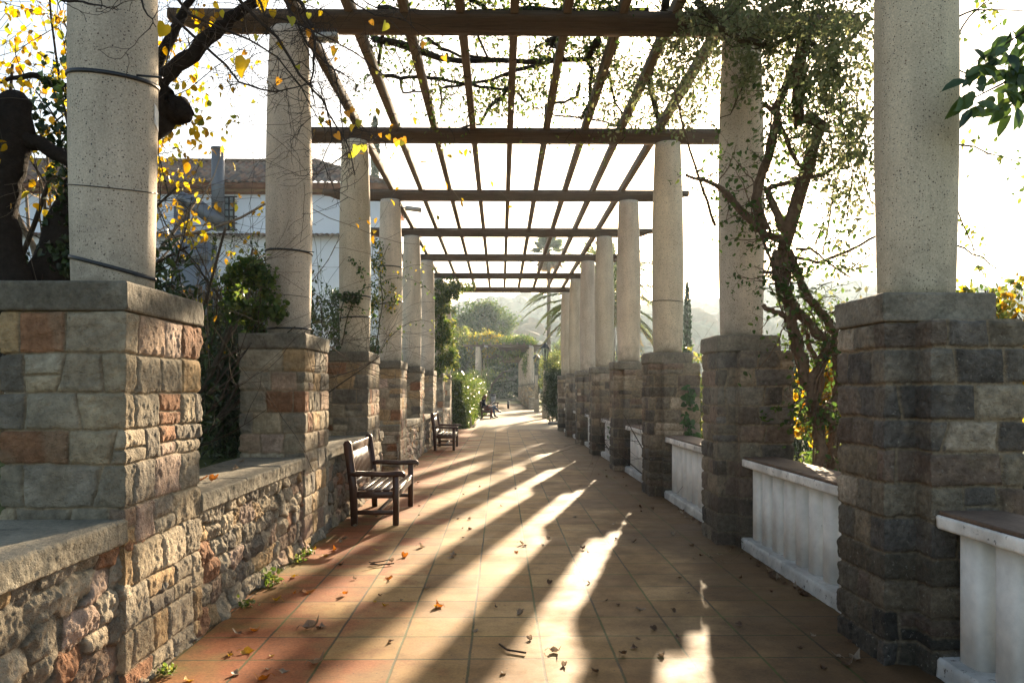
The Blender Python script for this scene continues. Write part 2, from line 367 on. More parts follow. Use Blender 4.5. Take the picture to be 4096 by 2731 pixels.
def mk_tiles(name, dirt=True):
    m, nt, out = newmat(name); q = NT(nt); co = obco(q)
    sp = q.n('ShaderNodeSeparateXYZ', None, Vector=co)
    wob = q.noise(co, 3.0, 3); wo = q.math('MULTIPLY', q.math('SUBTRACT', wob.outputs[0], .5), .03)
    x, y = sp.outputs[0], sp.outputs[1]
    u = q.math('ADD', q.math('DIVIDE', q.math('SUBTRACT', x, .235), .41), wo); v = q.math('ADD', q.math('DIVIDE', q.math('SUBTRACT', y, 4.447), .405), wo)
    iu, iv = q.math('FLOOR', u), q.math('FLOOR', v); fu, fv = q.math('SUBTRACT', u, iu), q.math('SUBTRACT', v, iv)
    du = q.math('MINIMUM', fu, q.math('SUBTRACT', 1.0, fu)); dv = q.math('MINIMUM', fv, q.math('SUBTRACT', 1.0, fv))
    n40 = q.noise(co, 45, 4, .7)
    d = q.math('ADD', q.math('MINIMUM', du, dv), q.math('MULTIPLY', q.math('SUBTRACT', n40.outputs[0], .5), .032))
    joint = q.ramp(d.outputs[0], [(.011, 1.0), (.024, 0.0)])
    ce = q.n('ShaderNodeCombineXYZ', None, X=iu, Y=iv)
    wn_ = q.n('ShaderNodeTexWhiteNoise', {'noise_dimensions': '3D'}, Vector=ce.outputs[0]); sc_ = q.n('ShaderNodeSeparateColor', None, Color=wn_.outputs['Color'])
    base = q.ramp(sc_.outputs[0], [(0, (.215, .112, .036)), (.35, (.285, .158, .052)), (.7, (.33, .19, .064)), (1, (.40, .25, .10))])
    nz = q.noise(co, 2.2, 6, .62); nf = q.noise(co, 60, 5, .7)
    c = base.outputs[0]
    # terracotta showing where the sandy crust has worn off, mostly along the left wall
    xl = q.n('ShaderNodeMapRange', None, Value=x, i1=-1.85, i2=-.15, i3=.62, i4=.0)
    rm = q.math('ADD', xl.outputs[0], q.math('ADD', q.math('MULTIPLY', nz.outputs[0], .75), q.math('MULTIPLY', sc_.outputs[1], .28)))
    redm = q.ramp(rm.outputs[0], [(.76, 0.0), (.94, 1.0)])
    red = q.ramp(nf.outputs[0], [(.3, (.24, .07, .022)), (.7, (.33, .115, .042))])
    c = q.mix(redm.outputs[0], c, red.outputs[0])
    # grime in patches; rightward darkening is part dirt, part shade put into the colour
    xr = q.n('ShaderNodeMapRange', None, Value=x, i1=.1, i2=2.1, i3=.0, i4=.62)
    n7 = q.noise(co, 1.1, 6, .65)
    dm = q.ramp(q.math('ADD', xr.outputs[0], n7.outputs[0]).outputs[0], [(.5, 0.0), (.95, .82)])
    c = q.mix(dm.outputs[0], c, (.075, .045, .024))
    gm = q.noise(co, 1.7, 5, .6); xg = q.n('ShaderNodeMapRange', None, Value=x, i1=-1.9, i2=-.9, i3=.3, i4=.0)
    gmask = q.ramp(q.math('ADD', gm.outputs[0], xg.outputs[0]).outputs[0], [(.66, 0.0), (.88, .7)])
    c = q.mix(gmask.outputs[0], c, (.12, .13, .03))
    c = q.mix(1.0, c, q.ramp(nf.outputs[0], [(.25, .72), (.75, 1.25)]).outputs[0], 'MULTIPLY')
    bl = q.noise(co, 6.5, 6, .7); c = q.mix(1.0, c, q.ramp(bl.outputs[0], [(.32, .72), (.5, 1.0), (.72, 1.22)]).outputs[0], 'MULTIPLY')
    # crumbs and specks
    vs = q.n('ShaderNodeTexVoronoi', None, Vector=co, Scale=26.0); sv = q.n('ShaderNodeSeparateColor', None, Color=vs.outputs['Color'])
    sm = q.math('MULTIPLY', q.ramp(vs.outputs['Distance'], [(.08, 1.0), (.13, 0.0)]).outputs[0], q.math('GREATER_THAN', sv.outputs[0], .72).outputs[0])
    c = q.mix(sm.outputs[0], c, (.05, .032, .02))
    jc = q.ramp(q.noise(co, 2.5, 4).outputs[0], [(.4, (.035, .024, .014)), (.6, (.06, .075, .014))])
    c = q.mix(q.math('MULTIPLY', joint.outputs[0], .95).outputs[0], c, jc.outputs[0])
    h = q.math('SUBTRACT', q.math('ADD', q.math('MULTIPLY', nf.outputs[0], .16), q.math('ADD', q.math('MULTIPLY', nz.outputs[0], .5), q.math('MULTIPLY', q.math('MULTIPLY', sc_.outputs[2], fu), .05))), q.math('MULTIPLY', joint.outputs[0], .06))
    b = q.bump(h.outputs[0], .8, .008)
    ro = q.ramp(nz.outputs[0], [(.3, .62), (.7, .85)])
    p = q.n('ShaderNodeBsdfPrincipled', None, Base_Color=c, Roughness=ro.outputs[0], Normal=b.outputs[0]); p.inputs['Specular IOR Level'].default_value = .2
    nt.links.new(p.outputs[0], out.inputs[0]); return m
M['tiles'] = mk_tiles('floor_tiles')
def mk_gravel():
    m, nt, out = newmat('sandy_gravel'); q = NT(nt); co = obco(q)
    c = q.ramp(q.noise(co, .8, 6, .65).outputs[0], [(.3, (.33, .24, .14)), (.7, (.42, .32, .19))]).outputs[0]
    c = q.mix(1.0, c, q.ramp(q.noise(co, 30, 6, .75).outputs[0], [(.3, .7), (.7, 1.2)]).outputs[0], 'MULTIPLY')
    b = q.bump(q.noise(co, 40, 6, .8).outputs[0], .7, .015)
    p = q.n('ShaderNodeBsdfPrincipled', None, Base_Color=c, Roughness=.9, Normal=b.outputs[0])
    nt.links.new(p.outputs[0], out.inputs[0]); return m
M['gravel'] = mk_gravel()

PAL_L = [(.34, .285, .205), (.40, .335, .24), (.25, .215, .16), (.43, .355, .25), (.36, .255, .18), (.42, .29, .155), (.20, .175, .14), (.42, .31, .24), (.34, .295, .22), (.29, .25, .185), (.26, .225, .175), (.38, .31, .21), (.30, .155, .085)]
PAL_R = [(.20, .17, .13), (.25, .21, .155), (.15, .13, .11), (.29, .24, .175), (.22, .17, .13), (.33, .26, .18), (.17, .15, .13), (.25, .18, .135), (.16, .14, .115), (.22, .19, .15), (.46, .38, .29)]  # right piers: their shade is put into these darker stone colours
MORT = (.33, .26, .175)

# ------------------------------------------------------------------ masonry
def perimeter(poly, res):
    P = np.array(poly, float); n = len(P)
    area = 0.5*np.sum(P[:, 0]*np.roll(P[:, 1], -1) - np.roll(P[:, 0], -1)*P[:, 1])
    if area < 0: P = P[::-1]
    E = np.roll(P, -1, 0) - P; Ln = np.linalg.norm(E, axis=1); T = E / Ln[:, None]; N = np.stack([T[:, 1], -T[:, 0]], -1)
    pts, nor, ss, corners, s0 = [], [], [], [], 0.0
    for i in range(n):
        r = res(P[i], P[(i+1) % n]) if callable(res) else res
        if np.ndim(r) == 0: ts = np.linspace(0, 1, max(2, int(math.ceil(Ln[i]/r))+1))[:-1]
        else: ts = r
        corners.append(s0)
        m0 = N[i] + N[i-1]; m0 /= max(np.dot(m0, N[i]), .3)
        m1 = N[i] + N[(i+1) % n]; m1 /= max(np.dot(m1, N[i]), .3)
        for t in ts:
            d = t*Ln[i]; p = P[i] + E[i]*t; rc = .014
            nn = N[i]
            if d < rc: nn = m0*(1-d/rc) + N[i]*(d/rc)
            elif Ln[i]-d < rc: k = (Ln[i]-d)/rc; nn = m1*(1-k) + N[i]*k
            pts.append(p); nor.append(nn); ss.append(s0+d)
        s0 += Ln[i]
    return np.array(pts), np.array(nor), np.array(ss), corners, s0
def masonry(name, poly, z0, z1, res, resz, fn, mat, parent=None, bevel=0.0, lid=True, smooth=True):
    P, N, S, corners, L = perimeter(poly, res)
    nz = max(2, int(math.ceil((z1-z0)/resz))+1); Z = np.linspace(z0, z1, nz)
    SS, ZZ = np.meshgrid(S, Z); PX, PY = P[:, 0][None]+0*ZZ, P[:, 1][None]+0*ZZ
    d, col = fn(SS, ZZ, PX, PY, corners, L)
    if bevel:
        e = np.minimum(ZZ-z0, z1-ZZ); d = d - bevel*np.clip(1-e/bevel, 0, 1)**2
    V = np.stack([PX + N[:, 0][None]*d, PY + N[:, 1][None]*d, ZZ], -1).reshape(-1, 3)
    m = len(S); i = np.arange(nz-1)[:, None]*m; j = np.arange(m)[None]; k = (j+1) % m
    Q = np.stack([i+j, i+k, i+m+k, i+m+j], -1).reshape(-1, 4); fs = [Q]
    if lid: fs += [(np.arange(m)+(nz-1)*m)[None], np.arange(m)[::-1][None]]
    me = mesh_np(name, V, fs, col.reshape(-1, 3), False)
    sm = np.ones(len(me.polygons), bool)
    if lid: sm[-2:] = False
    if smooth: me.polygons.foreach_set('use_smooth', sm)
    return link(name, me, mat, parent)
def coursed(seed, z0, z1, pal, hmin=.15, hmax=.21, wmin=.16, wmax=.34, relief=.02, dark_low=0.0, mort=MORT, jw=1.0, vr=0.0):
    rng = np.random.default_rng(seed)
    zs = [z1]
    while zs[-1] - z0 > hmin*.7: zs.append(zs[-1] - rng.uniform(hmin, hmax))
    zs = np.array(zs[::-1]); zs[0] = min(zs[0], z0)
    def fn(S, Z, X, Y, corners, L):
        w1 = noise3(S*5, Z*5, 0, seed)*.010 + noise3(S*22, Z*22, 3, seed)*.004
        w2 = noise3(S*5, Z*5, 7, seed)*.006 + noise3(S*22, Z*22, 9, seed)*.004
        s, z = (S+w1) % L, Z+w2
        ci = np.clip(np.searchsorted(zs, z) - 1, 0, len(zs)-2)
        dz = np.minimum(z-zs[ci], zs[ci+1]-z)
        D = dz.copy(); ID = np.zeros_like(s, int)
        for c in range(len(zs)-1):
            msk = ci == c
            if not msk.any(): continue
            js, cur = [], rng.uniform(0, .12)
            while cur < L - .08:
                js.append(cur); cur += rng.uniform(wmin, wmax)
            js = np.array([j for j in js if min(abs(j-k) for k in list(corners)+[L]) > .06])
            tilt = rng.normal(0, .12, len(js))
            sp = s[msk]; zc = z[msk] - (zs[c]+zs[c+1])/2
            dd = np.abs((sp[:, None] - js[None] - tilt[None]*zc[:, None] + L/2) % L - L/2)
            k = (np.searchsorted(js, sp) - 1) % len(js)
            dm = dd.min(1)
            spl = rng.random(len(js)) < .13
            mid = np.abs(zc + .01); dm = np.where(spl[k], np.minimum(dm, mid), dm)
            sub = np.where(spl[k] & (zc + .01 > 0), 1, 0)
            D[msk] = np.minimum(D[msk], dm); ID[msk] = c*211 + k*2 + sub
        rr = np.random.default_rng(seed+5); tb = rr.integers(0, len(pal), 9000); tv = rr.uniform(.8-vr, 1.18+vr, 9000); th = rr.uniform(-1, 1, 9000)
        pal_ = np.array(pal)
        body = sstep(.002*jw, .010*jw, D); body2 = sstep(.0, .035, D)
        hgt = body*(.5*relief + .3*relief*th[ID]*.45) + body2*relief*.25
        hgt += body*(fbm(S*14, Z*14, X+Y, seed+11, 4, .6)*.0065 + noise3(S*60, Z*60, 1, seed)*.0014) + (1-body)*noise3(S*40, Z*40, 5, seed)*.002
        c = pal_[tb[ID]]*tv[ID][..., None]
        c = c*(1+.22*fbm(S*9, Z*9, 3.3, seed+21, 3)[..., None])
        patch = sstep(.25, .6, noise3(S*7, Z*7, 12, seed+2))[..., None]
        c = c*(1-.35*patch) + patch*.35*np.array(mort)
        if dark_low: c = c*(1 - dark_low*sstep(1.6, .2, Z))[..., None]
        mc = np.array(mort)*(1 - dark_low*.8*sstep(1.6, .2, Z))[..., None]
        b3 = sstep(.0025*jw, .007*jw, D)[..., None]
        return hgt - relief*.7, c*b3 + mc*(1-b3)
    return fn
def rubble(seed, pal, cx=.235, cz=.135, relief=.027):
    pal_ = np.array(pal)
    def fn(S, Z, X, Y, corners, L):
        x = S/cx + noise3(S*9, Z*9, 0, seed)*.09 + noise3(S*30, Z*30, 0, seed)*.02
        z = Z/cz + noise3(S*9, Z*9, 5, seed)*.11 + noise3(S*30, Z*30, 5, seed)*.03
        row = np.floor(z).astype(int)
        F1 = np.full(x.shape, 1e9); ox = np.zeros(x.shape); oz = np.zeros(x.shape); ID = np.zeros(x.shape, int)
        cand = []
        for dr in (-2, -1, 0, 1, 2):
            r = row+dr; sh = (r % 2)*.5 + _hash(r, 0, 0, seed)*.3
            for dc in (-2, -1, 0, 1, 2):
                c = np.floor(x - sh).astype(int)+dc
                px = c + sh + .5 + (_hash(c, r, 1, seed)-.5)*.55; pz = r + .5 + (_hash(c, r, 2, seed)-.5)*.5
                wgt = 1.0
                rot = (_hash(c, r, 11, seed)-.5)*.5; ax, az = (x-px)+rot*(z-pz), (z-pz)-rot*(x-px)*.6
                d2 = ((np.abs(ax)**4.5 + np.abs(az)**4.5)**(1/4.5) - (_hash(c, r, 6, seed)-.5)*.22)
                cand.append((px, pz, d2, c*7919 + r*104729))
                m = d2 < F1; F1 = np.where(m, d2, F1); ox = np.where(m, px, ox); oz = np.where(m, pz, oz); ID = np.where(m, c*7919+r*104729, ID)
        D = np.full(x.shape, 1e9)
        for px, pz, d2, idc in cand:
            same = idc == ID; dist = (d2 - F1)*.5
            D = np.where(same, D, np.minimum(D, dist))
        D = D*(cx+cz)/2
        h1 = _hash(ID, ID*0, ID*0+3, seed); h2 = _hash(ID, ID*0, ID*0+4, seed); h3 = _hash(ID, ID*0, ID*0+5, seed); h4 = _hash(ID, ID*0, ID*0+8, seed)
        body = sstep(.001, .007, D); b2 = sstep(0, .03, D)
        t1 = ((x-ox)*(h3-.5) + (z-oz)*(h4-.5))*.085; t2 = ((x-ox)*(h4-.5) - (z-oz)*(h3-.2))*.085 + .006; tilt = np.minimum(t1, t2)
        hgt = body*(relief*.55*(.5+h1) + tilt) + b2*relief*.25 + body*(fbm(S*16, Z*16, 2.2, seed+7, 4, .65)*.010 + np.abs(noise3(S*30, Z*30, 8, seed))*-.007)
        hgt += (1-body)*noise3(S*35, Z*35, 4, seed)*.003
        c = pal_[(h2*len(pal_)).astype(int) % len(pal_)]*(.75+.5*h1)[..., None]
        c = c*(1+.25*fbm(S*12, Z*12, 4.4, seed+9, 3)[..., None])
        b3 = sstep(.002, .007, D)[..., None]
        c = c*b3 + np.array((.17, .14, .10))*(1-b3)
        # foot of the wall breaks into low lumps
        hgt += .05*sstep(.10, .0, Z)*(.6+.4*noise3(S*7, 0, 0, seed))
        return hgt - relief, c
    return fn
def slabfn(seed, col, relief=.006, joints=()):
    def fn(S, Z, X, Y, corners, L):
        d = fbm(X*9, Y*9, Z*9, seed, 4, .6)*relief + noise3(X*45, Y*45, Z*45, seed+3)*.0025
        c = np.array(col)*(1+.3*fbm(X*6, Y*6, Z*6, seed+5, 4)[..., None])
        return d, c
    return fn
def rect(x0, x1, y0, y1): return [(x0, y0), (x1, y0), (x1, y1), (x0, y1)]

# ------------------------------------------------------------------ ground
def sheet(name, x0, x1, y0, y1, z, mat, nx=40, ny=120, amp=0.0, col=(.3, .25, .18)):
    x = np.linspace(x0, x1, nx); y = np.linspace(y0, y1, ny); X, Y = np.meshgrid(x, y)
    Z = z + amp*fbm(X*.6, Y*.6, 0, 3, 3)
    V = np.stack([X, Y, Z], -1).reshape(-1, 3); i = np.arange(ny-1)[:, None]*nx; j = np.arange(nx-1)[None]
    Q = np.stack([i+j, i+j+1, i+nx+j+1, i+nx+j], -1).reshape(-1, 4)
    o = link(name, mesh_np(name, V, [Q], np.tile(col, (len(V), 1)), True), mat); return tag(o, kind='structure')
sheet('path', -1.95, 2.78, -4, 30.3, 0.0, M['tiles'])
sheet('gravel_path', -2.3, 3.3, 30.3, 60.6, -.006, M['gravel'])
sheet('far_path', -2.2, 2.9, 60.4, 113, -.002, M['tiles'])
def ground_z(X, Y):
    near = sstep(31.0, 29.4, Y); z = np.zeros_like(X) - .05
    left = sstep(-2.12, -2.34, X)
    z = z + left*(near*.80 + (1-near)*.06)
    right = sstep(2.72, 3.1, X)
    z = z - right*(near*.45 + (1-near)*.02) - sstep(4, 16, X)*2.2*sstep(70, 20, Y)
    z = z + .05*fbm(X*.35, Y*.35, 0, 8, 3)*np.maximum(left, right)
    z = z + sstep(60, 220, np.hypot(X, Y))*4*noise3(X*.01, Y*.01, 0, 4) - sstep(130, 200, Y)*3
    return z
gx = np.unique(np.concatenate([-np.geomspace(2.6, 900, 60)[::-1], [-2.5, -2.4, -2.34, -2.28, -2.2, -2.12, -2.05, -1.9, -1, 0, 1, 2, 2.6, 2.72, 2.8, 2.9, 3.0, 3.1], np.geomspace(3.2, 900, 60)]))
gy = np.unique(np.concatenate([np.linspace(-30, 28, 60), np.linspace(29, 31.5, 12), np.linspace(32, 120, 90), np.geomspace(121, 900, 40)]))
GX, GY = np.meshgrid(gx, gy); GZ = ground_z(GX, GY)
V = np.stack([GX, GY, GZ], -1).reshape(-1, 3); nx = len(gx); i = np.arange(len(gy)-1)[:, None]*nx; j = np.arange(nx-1)[None]
gc = np.array([.085, .075, .035])*(1+.5*fbm(GX*.5, GY*.5, 0, 2, 3)[..., None]) + np.array([.0, .03, .0])*sstep(0, .5, noise3(GX*.2, GY*.2, 1, 5))[..., None]
tag(link('ground', mesh_np('ground', V, [np.stack([i+j, i+j+1, i+nx+j+1, i+nx+j], -1).reshape(-1, 4)], gc.reshape(-1, 3), True), M['soil']), kind='structure')
# far wooded hills
def hill(name, y0, y1, prof, seed, cols, nx=420, ny=90, halfw=1.15):
    v = np.linspace(0, 1, ny); u = np.linspace(-halfw, halfw, nx); U, Vv = np.meshgrid(u, v)
    Y = y0 + (y1-y0)*Vv; X = U*Y
    top = np.interp(U, [p[0] for p in prof], [p[1] for p in prof])
    zr = top*y1 + EYE - 8
    Z = -6 + (zr+6)*np.sin(Vv*pi/2)**1.1 + fbm(X*.012, Y*.012, 0, seed, 3)*5*Vv
    cell = 7.0
    xi, yi = np.floor(X/cell).astype(int), np.floor(Y/cell).astype(int); F1 = np.full(X.shape, 9.0); hh = np.zeros(X.shape)
    for a in (-1, 0, 1):
        for b in (-1, 0, 1):
            px = (xi+a+_hash(xi+a, yi+b, 1, seed))*cell; py = (yi+b+_hash(xi+a, yi+b, 2, seed))*cell
            d = np.hypot(X-px, Y-py)/cell; m = d < F1; F1 = np.where(m, d, F1); hh = np.where(m, _hash(xi+a, yi+b, 3, seed), hh)
    Z = Z + np.sqrt(np.clip(1-F1**2, 0, 1))*(4+6*hh) + fbm(X*.25, Y*.25, 0, seed+2, 3)*1.3
    cc = np.array(cols); idx = (hh*len(cc)).astype(int) % len(cc); C = cc[idx]*(1+.3*noise3(X*.3, Y*.3, 0, seed)[..., None])
    V = np.stack([X, Y, Z], -1).reshape(-1, 3); i = np.arange(ny-1)[:, None]*nx; j = np.arange(nx-1)[None]
    tag(link(name, mesh_np(name, V, [np.stack([i+j, i+j+1, i+nx+j+1, i+nx+j], -1).reshape(-1, 4)], C.reshape(-1, 3), False), M['hill']), kind='structure')
hg = [(.030, .042, .016), (.04, .052, .02), (.025, .036, .018), (.05, .06, .022), (.07, .06, .02)]
def uu(px): return (px-VX)/F
def vv(py): return (VY-py)/F
hill('hills', 210, 380, [(uu(p), vv(q)) for p, q in ((-900, 1250), (900, 1230), (1700, 1260), (1780, 1290), (1880, 1262), (2000, 1240), (2200, 1235), (2500, 1250), (2720, 1235), (2950, 1230), (3060, 1160), (3250, 1130), (3500, 1150), (3900, 1180), (5200, 1250))], 3, hg)
hill('low_hills', 150, 215, [(uu(p), vv(q)) for p, q in ((-900, 1420), (1700, 1420), (2000, 1330), (2250, 1290), (2600, 1290), (2750, 1250), (2900, 1260), (3100, 1290), (3400, 1250), (4200, 1330), (5200, 1400))], 9, [(.035, .045, .02), (.05, .055, .02), (.10, .06, .025), (.04, .05, .02)], 420, 50)

# ------------------------------------------------------------------ the pergola
perg = empty('pergola', (0, 0, 0), label='long garden pergola of round concrete columns on stone piers with dark timber grid, in front', cat='pergola')
SPAN = 3.53; ZL = [4.42 + SPAN*i for i in range(8)]; ZL[0] = 4.40
ZR = [4.61] + [7.98 + SPAN*i for i in range(7)]
XL = [-2.125, -2.105, -2.095, -2.075, -2.07, -2.05, -2.04, -2.03]; XR = 2.42
CAPT, CAPB, TOP = 2.03, 1.885, 5.06
def column_mesh(r0, z0, z1, sides=72, rings=40, mid=.225, top=.187, base=.206):
    t = np.linspace(0, 1, rings); rr = np.where(t < .42, base+(mid-base)*np.sin(t/.42*pi/2), top+(mid-top)*np.cos((t-.42)/.58*pi/2))
    prof = [(0.001, z0)] + [(r*r0 - (.004 if k in (0, rings-1) else 0), z0+(z1-z0)*tt) for k, (r, tt) in enumerate(zip(rr, t))] + [(.001, z1)]
    return prof
def column(x, y, seed, sides=72):
    rv = random.Random(seed); tn = rv.uniform(.47, .56); mb = MB(); mb.lathe(column_mesh(1.0, CAPT-.005, TOP+.0), (x, y), sides, (tn, tn*rv.uniform(.97, 1.0), tn*rv.uniform(.92, 1.0)))
    o = mb.build('column', M['terrazzo'], perg, True); return o
colobj = {}
for i in range(8):
    res = max(.0055, ZL[i]*.0013); s = 100+i
    # left pier
    x0, x1, y0, y1 = -2.43, -1.825, ZL[i]-.50, ZL[i]+.50
    if i == 0: y0 = 3.90; y1 = 4.87
    p = masonry('pier', rect(x0, x1, y0, y1), -.03, CAPB, res, res, coursed(s, -.03, CAPB, PAL_L, .165, .215, .17, .36, .026), M['stone'] if i < 4 else M['stone_far'], perg)
    masonry('cap', rect(x0-.012, x1+.012, y0-.012, y1+.012), CAPB, CAPT, res*1.6, res*1.5, slabfn(s, (.17, .15, .115), .005), M['coping'], p, .008)
    colobj['L', i] = column(XL[i], ZL[i], s, 96 if i < 2 else 48)
    # right pier, stepped plan
    zc = ZR[i]; X1 = 2.10; wx = .155
    if i == 0: X1 = 2.09
    res = max(.0055, ZR[i]*.0013)
    poly = [(X1, zc-.30), (X1+.17, zc-.30), (X1+.17, zc-.46), (X1+.68, zc-.46), (X1+.68, zc+.46), (X1+.17, zc+.46), (X1+.17, zc+.30), (X1, zc+.30)]
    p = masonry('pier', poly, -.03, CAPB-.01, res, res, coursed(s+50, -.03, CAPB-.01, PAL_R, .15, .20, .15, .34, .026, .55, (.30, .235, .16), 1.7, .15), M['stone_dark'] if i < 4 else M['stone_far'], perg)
    masonry('cap', rect(X1-.012, X1+.61, zc-.312, zc+.312), CAPB-.012, CAPT, res*1.6, res*1.5, slabfn(s+50, (.24, .21, .165), .006), M['coping'], p, .008)
    colobj['R', i] = column(XR if i else 2.42, zc, s+50, 96 if i < 2 else 48)
def beam_profile(xa, xb, z0, h):
    def end(x, sgn):
        return [(x, z0+h), (x, z0+h*.52), (x+sgn*.10, z0+h*.46), (x+sgn*.17, z0+h*.30), (x+sgn*.27, z0+h*.12), (x+sgn*.33, z0+h*.10), (x+sgn*.34, z0)]
    return end(xa, 1) + end(xb, -1)[::-1]
rng0 = random.Random(5)
def timber(P, zs, za, zb, nraft, rx0, rdx, x_ends=(-3.30, 3.55), ztop=TOP, h=.19):
    for k, z in enumerate(zs):
        mb = MB(); mb.prism(beam_profile(x_ends[0]+rng0.uniform(-.03, .03), x_ends[1]+rng0.uniform(-.03, .03), ztop+.002, h), 'y', z-.075, z+.075); mb.build('beam', M['beam'], P)
    for k in range(nraft):
        x = rx0 + rdx*k + rng0.uniform(-.012, .012)
        mb = MB(); mb.box(x-.042, x+.042, za, zb, ztop+h+.004-.03, ztop+h+.11, b=.004)
        # rafters are notched over the beams: keep their faces 2 mm clear
        mb.build('rafter', M['rafter'], P)
timber(perg, [z for z in ZL], 3.7, 29.75, 9, -2.03, .54)

# left low wall, in two lengths either side of an opening
def low_wall(name, y0, y1, label, seed):
    o = empty(name, ((-2.43-1.82)/2, (y0+y1)/2, 0), label=label, cat='garden wall')
    par = o; inv = Vector(o.location)
    def res(a, b):
        L = math.hypot(b[0]-a[0], b[1]-a[1])
        if abs(a[0]+1.835) < .01 and abs(b[0]+1.835) < .01:
            ys, y = [], a[1]
            sg = 1 if b[1] > a[1] else -1
            if sg < 0: ys_ = []
            yy = min(a[1], b[1]); e = max(a[1], b[1]); lst = []
            while yy < e - 1e-4: lst.append(yy); yy += max(.0065, abs(yy)*.0016)
            t = np.array([(q-min(a[1], b[1]))/L for q in lst])
            return t if sg > 0 else np.concatenate([[0.0], (1-t[::-1])[:-1]])
        return .05
    w = masonry('masonry', rect(-2.42, -1.835, y0, y1), -.03, .752, res, .0085, rubble(seed, PAL_L), M['stone'], None)
    w.parent = o; w.location = -inv
    # coping stones between the piers
    gaps, cur = [], y0
    for i in range(8):
        a, b = (3.90, 4.87) if i == 0 else (ZL[i]-.50, ZL[i]+.50)
        if b < y0 or a > y1: continue
        if a > cur+.15: gaps.append((cur, a))
        cur = b
    if y1 > cur+.1: gaps.append((cur, y1))
    for a, b in gaps:
        n = max(1, round((b-a)/.95)); e = [a + (b-a)*k/n for k in range(n+1)]
        for k in range(n):
            r = max(.008, abs(e[k])*.0016)
            c = masonry('coping', rect(-2.43, -1.815, e[k]+.004, e[k+1]-.004), .752, .87+rng0.uniform(-.004, .004), r, max(.008, r), slabfn(seed+k+int(a*10), (.22, .195, .145), .007), M['coping'], None, .012)
            c.parent = o; c.location = -inv
    return o
low_wall('stone_wall', .6, 12.35, 'low rubble stone wall with grey coping behind the nearest bench, left of the path', 31)
low_wall('stone_wall', 14.35, 30.1, 'farther low rubble wall with coping beyond the opening, behind the second bench', 47)

# right parapets: one between each pair of piers
def parapet(y0, y1, label, first):
    o = empty('balustrade', (2.45, (y0+y1)/2, 0), label=label, cat='balustrade', group='white balustrades between the right piers')
    inv = Vector(o.location); X = 2.285
    def put(mb, nm, m, sm=False):
        q = mb.build(nm, m, o, sm); q.location = -inv; return q
    r = max(.012, abs(y0)*.002)
    fnw = slabfn(int(y0*10)+7, (.72, .69, .64), .004)
    c = masonry('rail', rect(X, X+.36, y0, y1), .775, .845, r*1.5, .01, fnw, M['white_worn'], None, .006); c.parent = o; c.location = -inv
    c = masonry('rail_top', rect(X+.012, X+.348, y0, y1), .845, .868, r*2, .01, slabfn(int(y0*10)+9, (.15, .10, .07), .003), M['redtop'], None, .004); c.parent = o; c.location = -inv
    c = masonry('plinth', rect(X-.005, X+.37, y0, y1), -.03, .105, r*1.5, .02, slabfn(int(y0*10)+8, (.5, .49, .46), .006), M['white_worn'], None, .012); c.parent = o; c.location = -inv
    n = max(2, round((y1-y0)/.285)); w = (y1-y0)/n
    for k in range(n):
        ya = y0 + w*k + .004; yb = ya + w - .008; cy = (ya+yb)/2
        mb = MB(); th = np.linspace(0, 2*pi, 41)[:-1]; hw = (yb-ya)/2
        pw = lambda v: math.copysign(abs(v)**.5, v); poly = [(X+.185 + .11*pw(cos(t)), cy + (hw-.040)*pw(sin(t))) for t in th]
        mb.prism(poly, 'z', .10, .78, (.80, .77, .72)); q = put(mb, 'baluster', M['white'])
    return o
plab = ['white balustrade at the right edge of the photo before the first right pier', 'white balustrade between the two nearest right piers, beside the twisted vine', 'white balustrade between the second and third right piers', 'white balustrade between the third and fourth right piers',
        'white balustrade between the fourth and fifth right piers', 'white balustrade between the fifth and sixth right piers', 'white balustrade between the sixth and seventh right piers', 'white balustrade between the last two right piers']
for i in range(8):
    a = (ZR[i-1]+.465) if i else 1.2; b = ZR[i]-.465
    parapet(a, b, plab[i], i)

# ------------------------------------------------------------------ second pergola, far down the path
p2 = empty('pergola', (0, 66, 0), label='distant second pergola with its roof buried in creeper, beyond the sandy stretch', cat='pergola')
inv2 = Vector((0, -66, 0))
def P2(o): o.location = inv2; return o
for i in range(12):
    z = 66 + SPAN*i
    for sx, x in ((-1, -1.89), (1, 2.55)):
        xa, xb = (x-.3, x+.3) if sx < 0 else (x-.27, x+.33)
        q = P2(masonry('pier', rect(xa, xb, z-.3, z+.3), -.05, CAPB, .06, .05, coursed(300+i*2+sx, -.03, CAPB, PAL_L if sx > 0 else PAL_R, .15, .2, .2, .34, .02), M['stone_far'], p2))
        masonry('cap', rect(xa-.02, xb+.02, z-.32, z+.32), CAPB, CAPT, .15, .05, slabfn(9, (.2, .18, .14), .004), M['coping'], q, .01)
        mb = MB(); mb.lathe(column_mesh(1.0, CAPT, TOP), (x, z), 20); P2(mb.build('column', M['terrazzo'], p2, True))
    mb = MB(); mb.prism(beam_profile(-3.2, 3.5, TOP+.002, .19), 'y', z-.075, z+.075); P2(mb.build('beam', M['beam'], p2))
for k in range(9):
    x = -1.95 + .555*k; mb = MB(); mb.box(x-.045, x+.045, 65.2, 105.5, TOP+.165, TOP+.31); P2(mb.build('rafter', M['rafter'], p2))
q = empty('stone_wall', (2.6, 80, 0), label='low pale block wall under the distant pergola, right side', cat='garden wall')
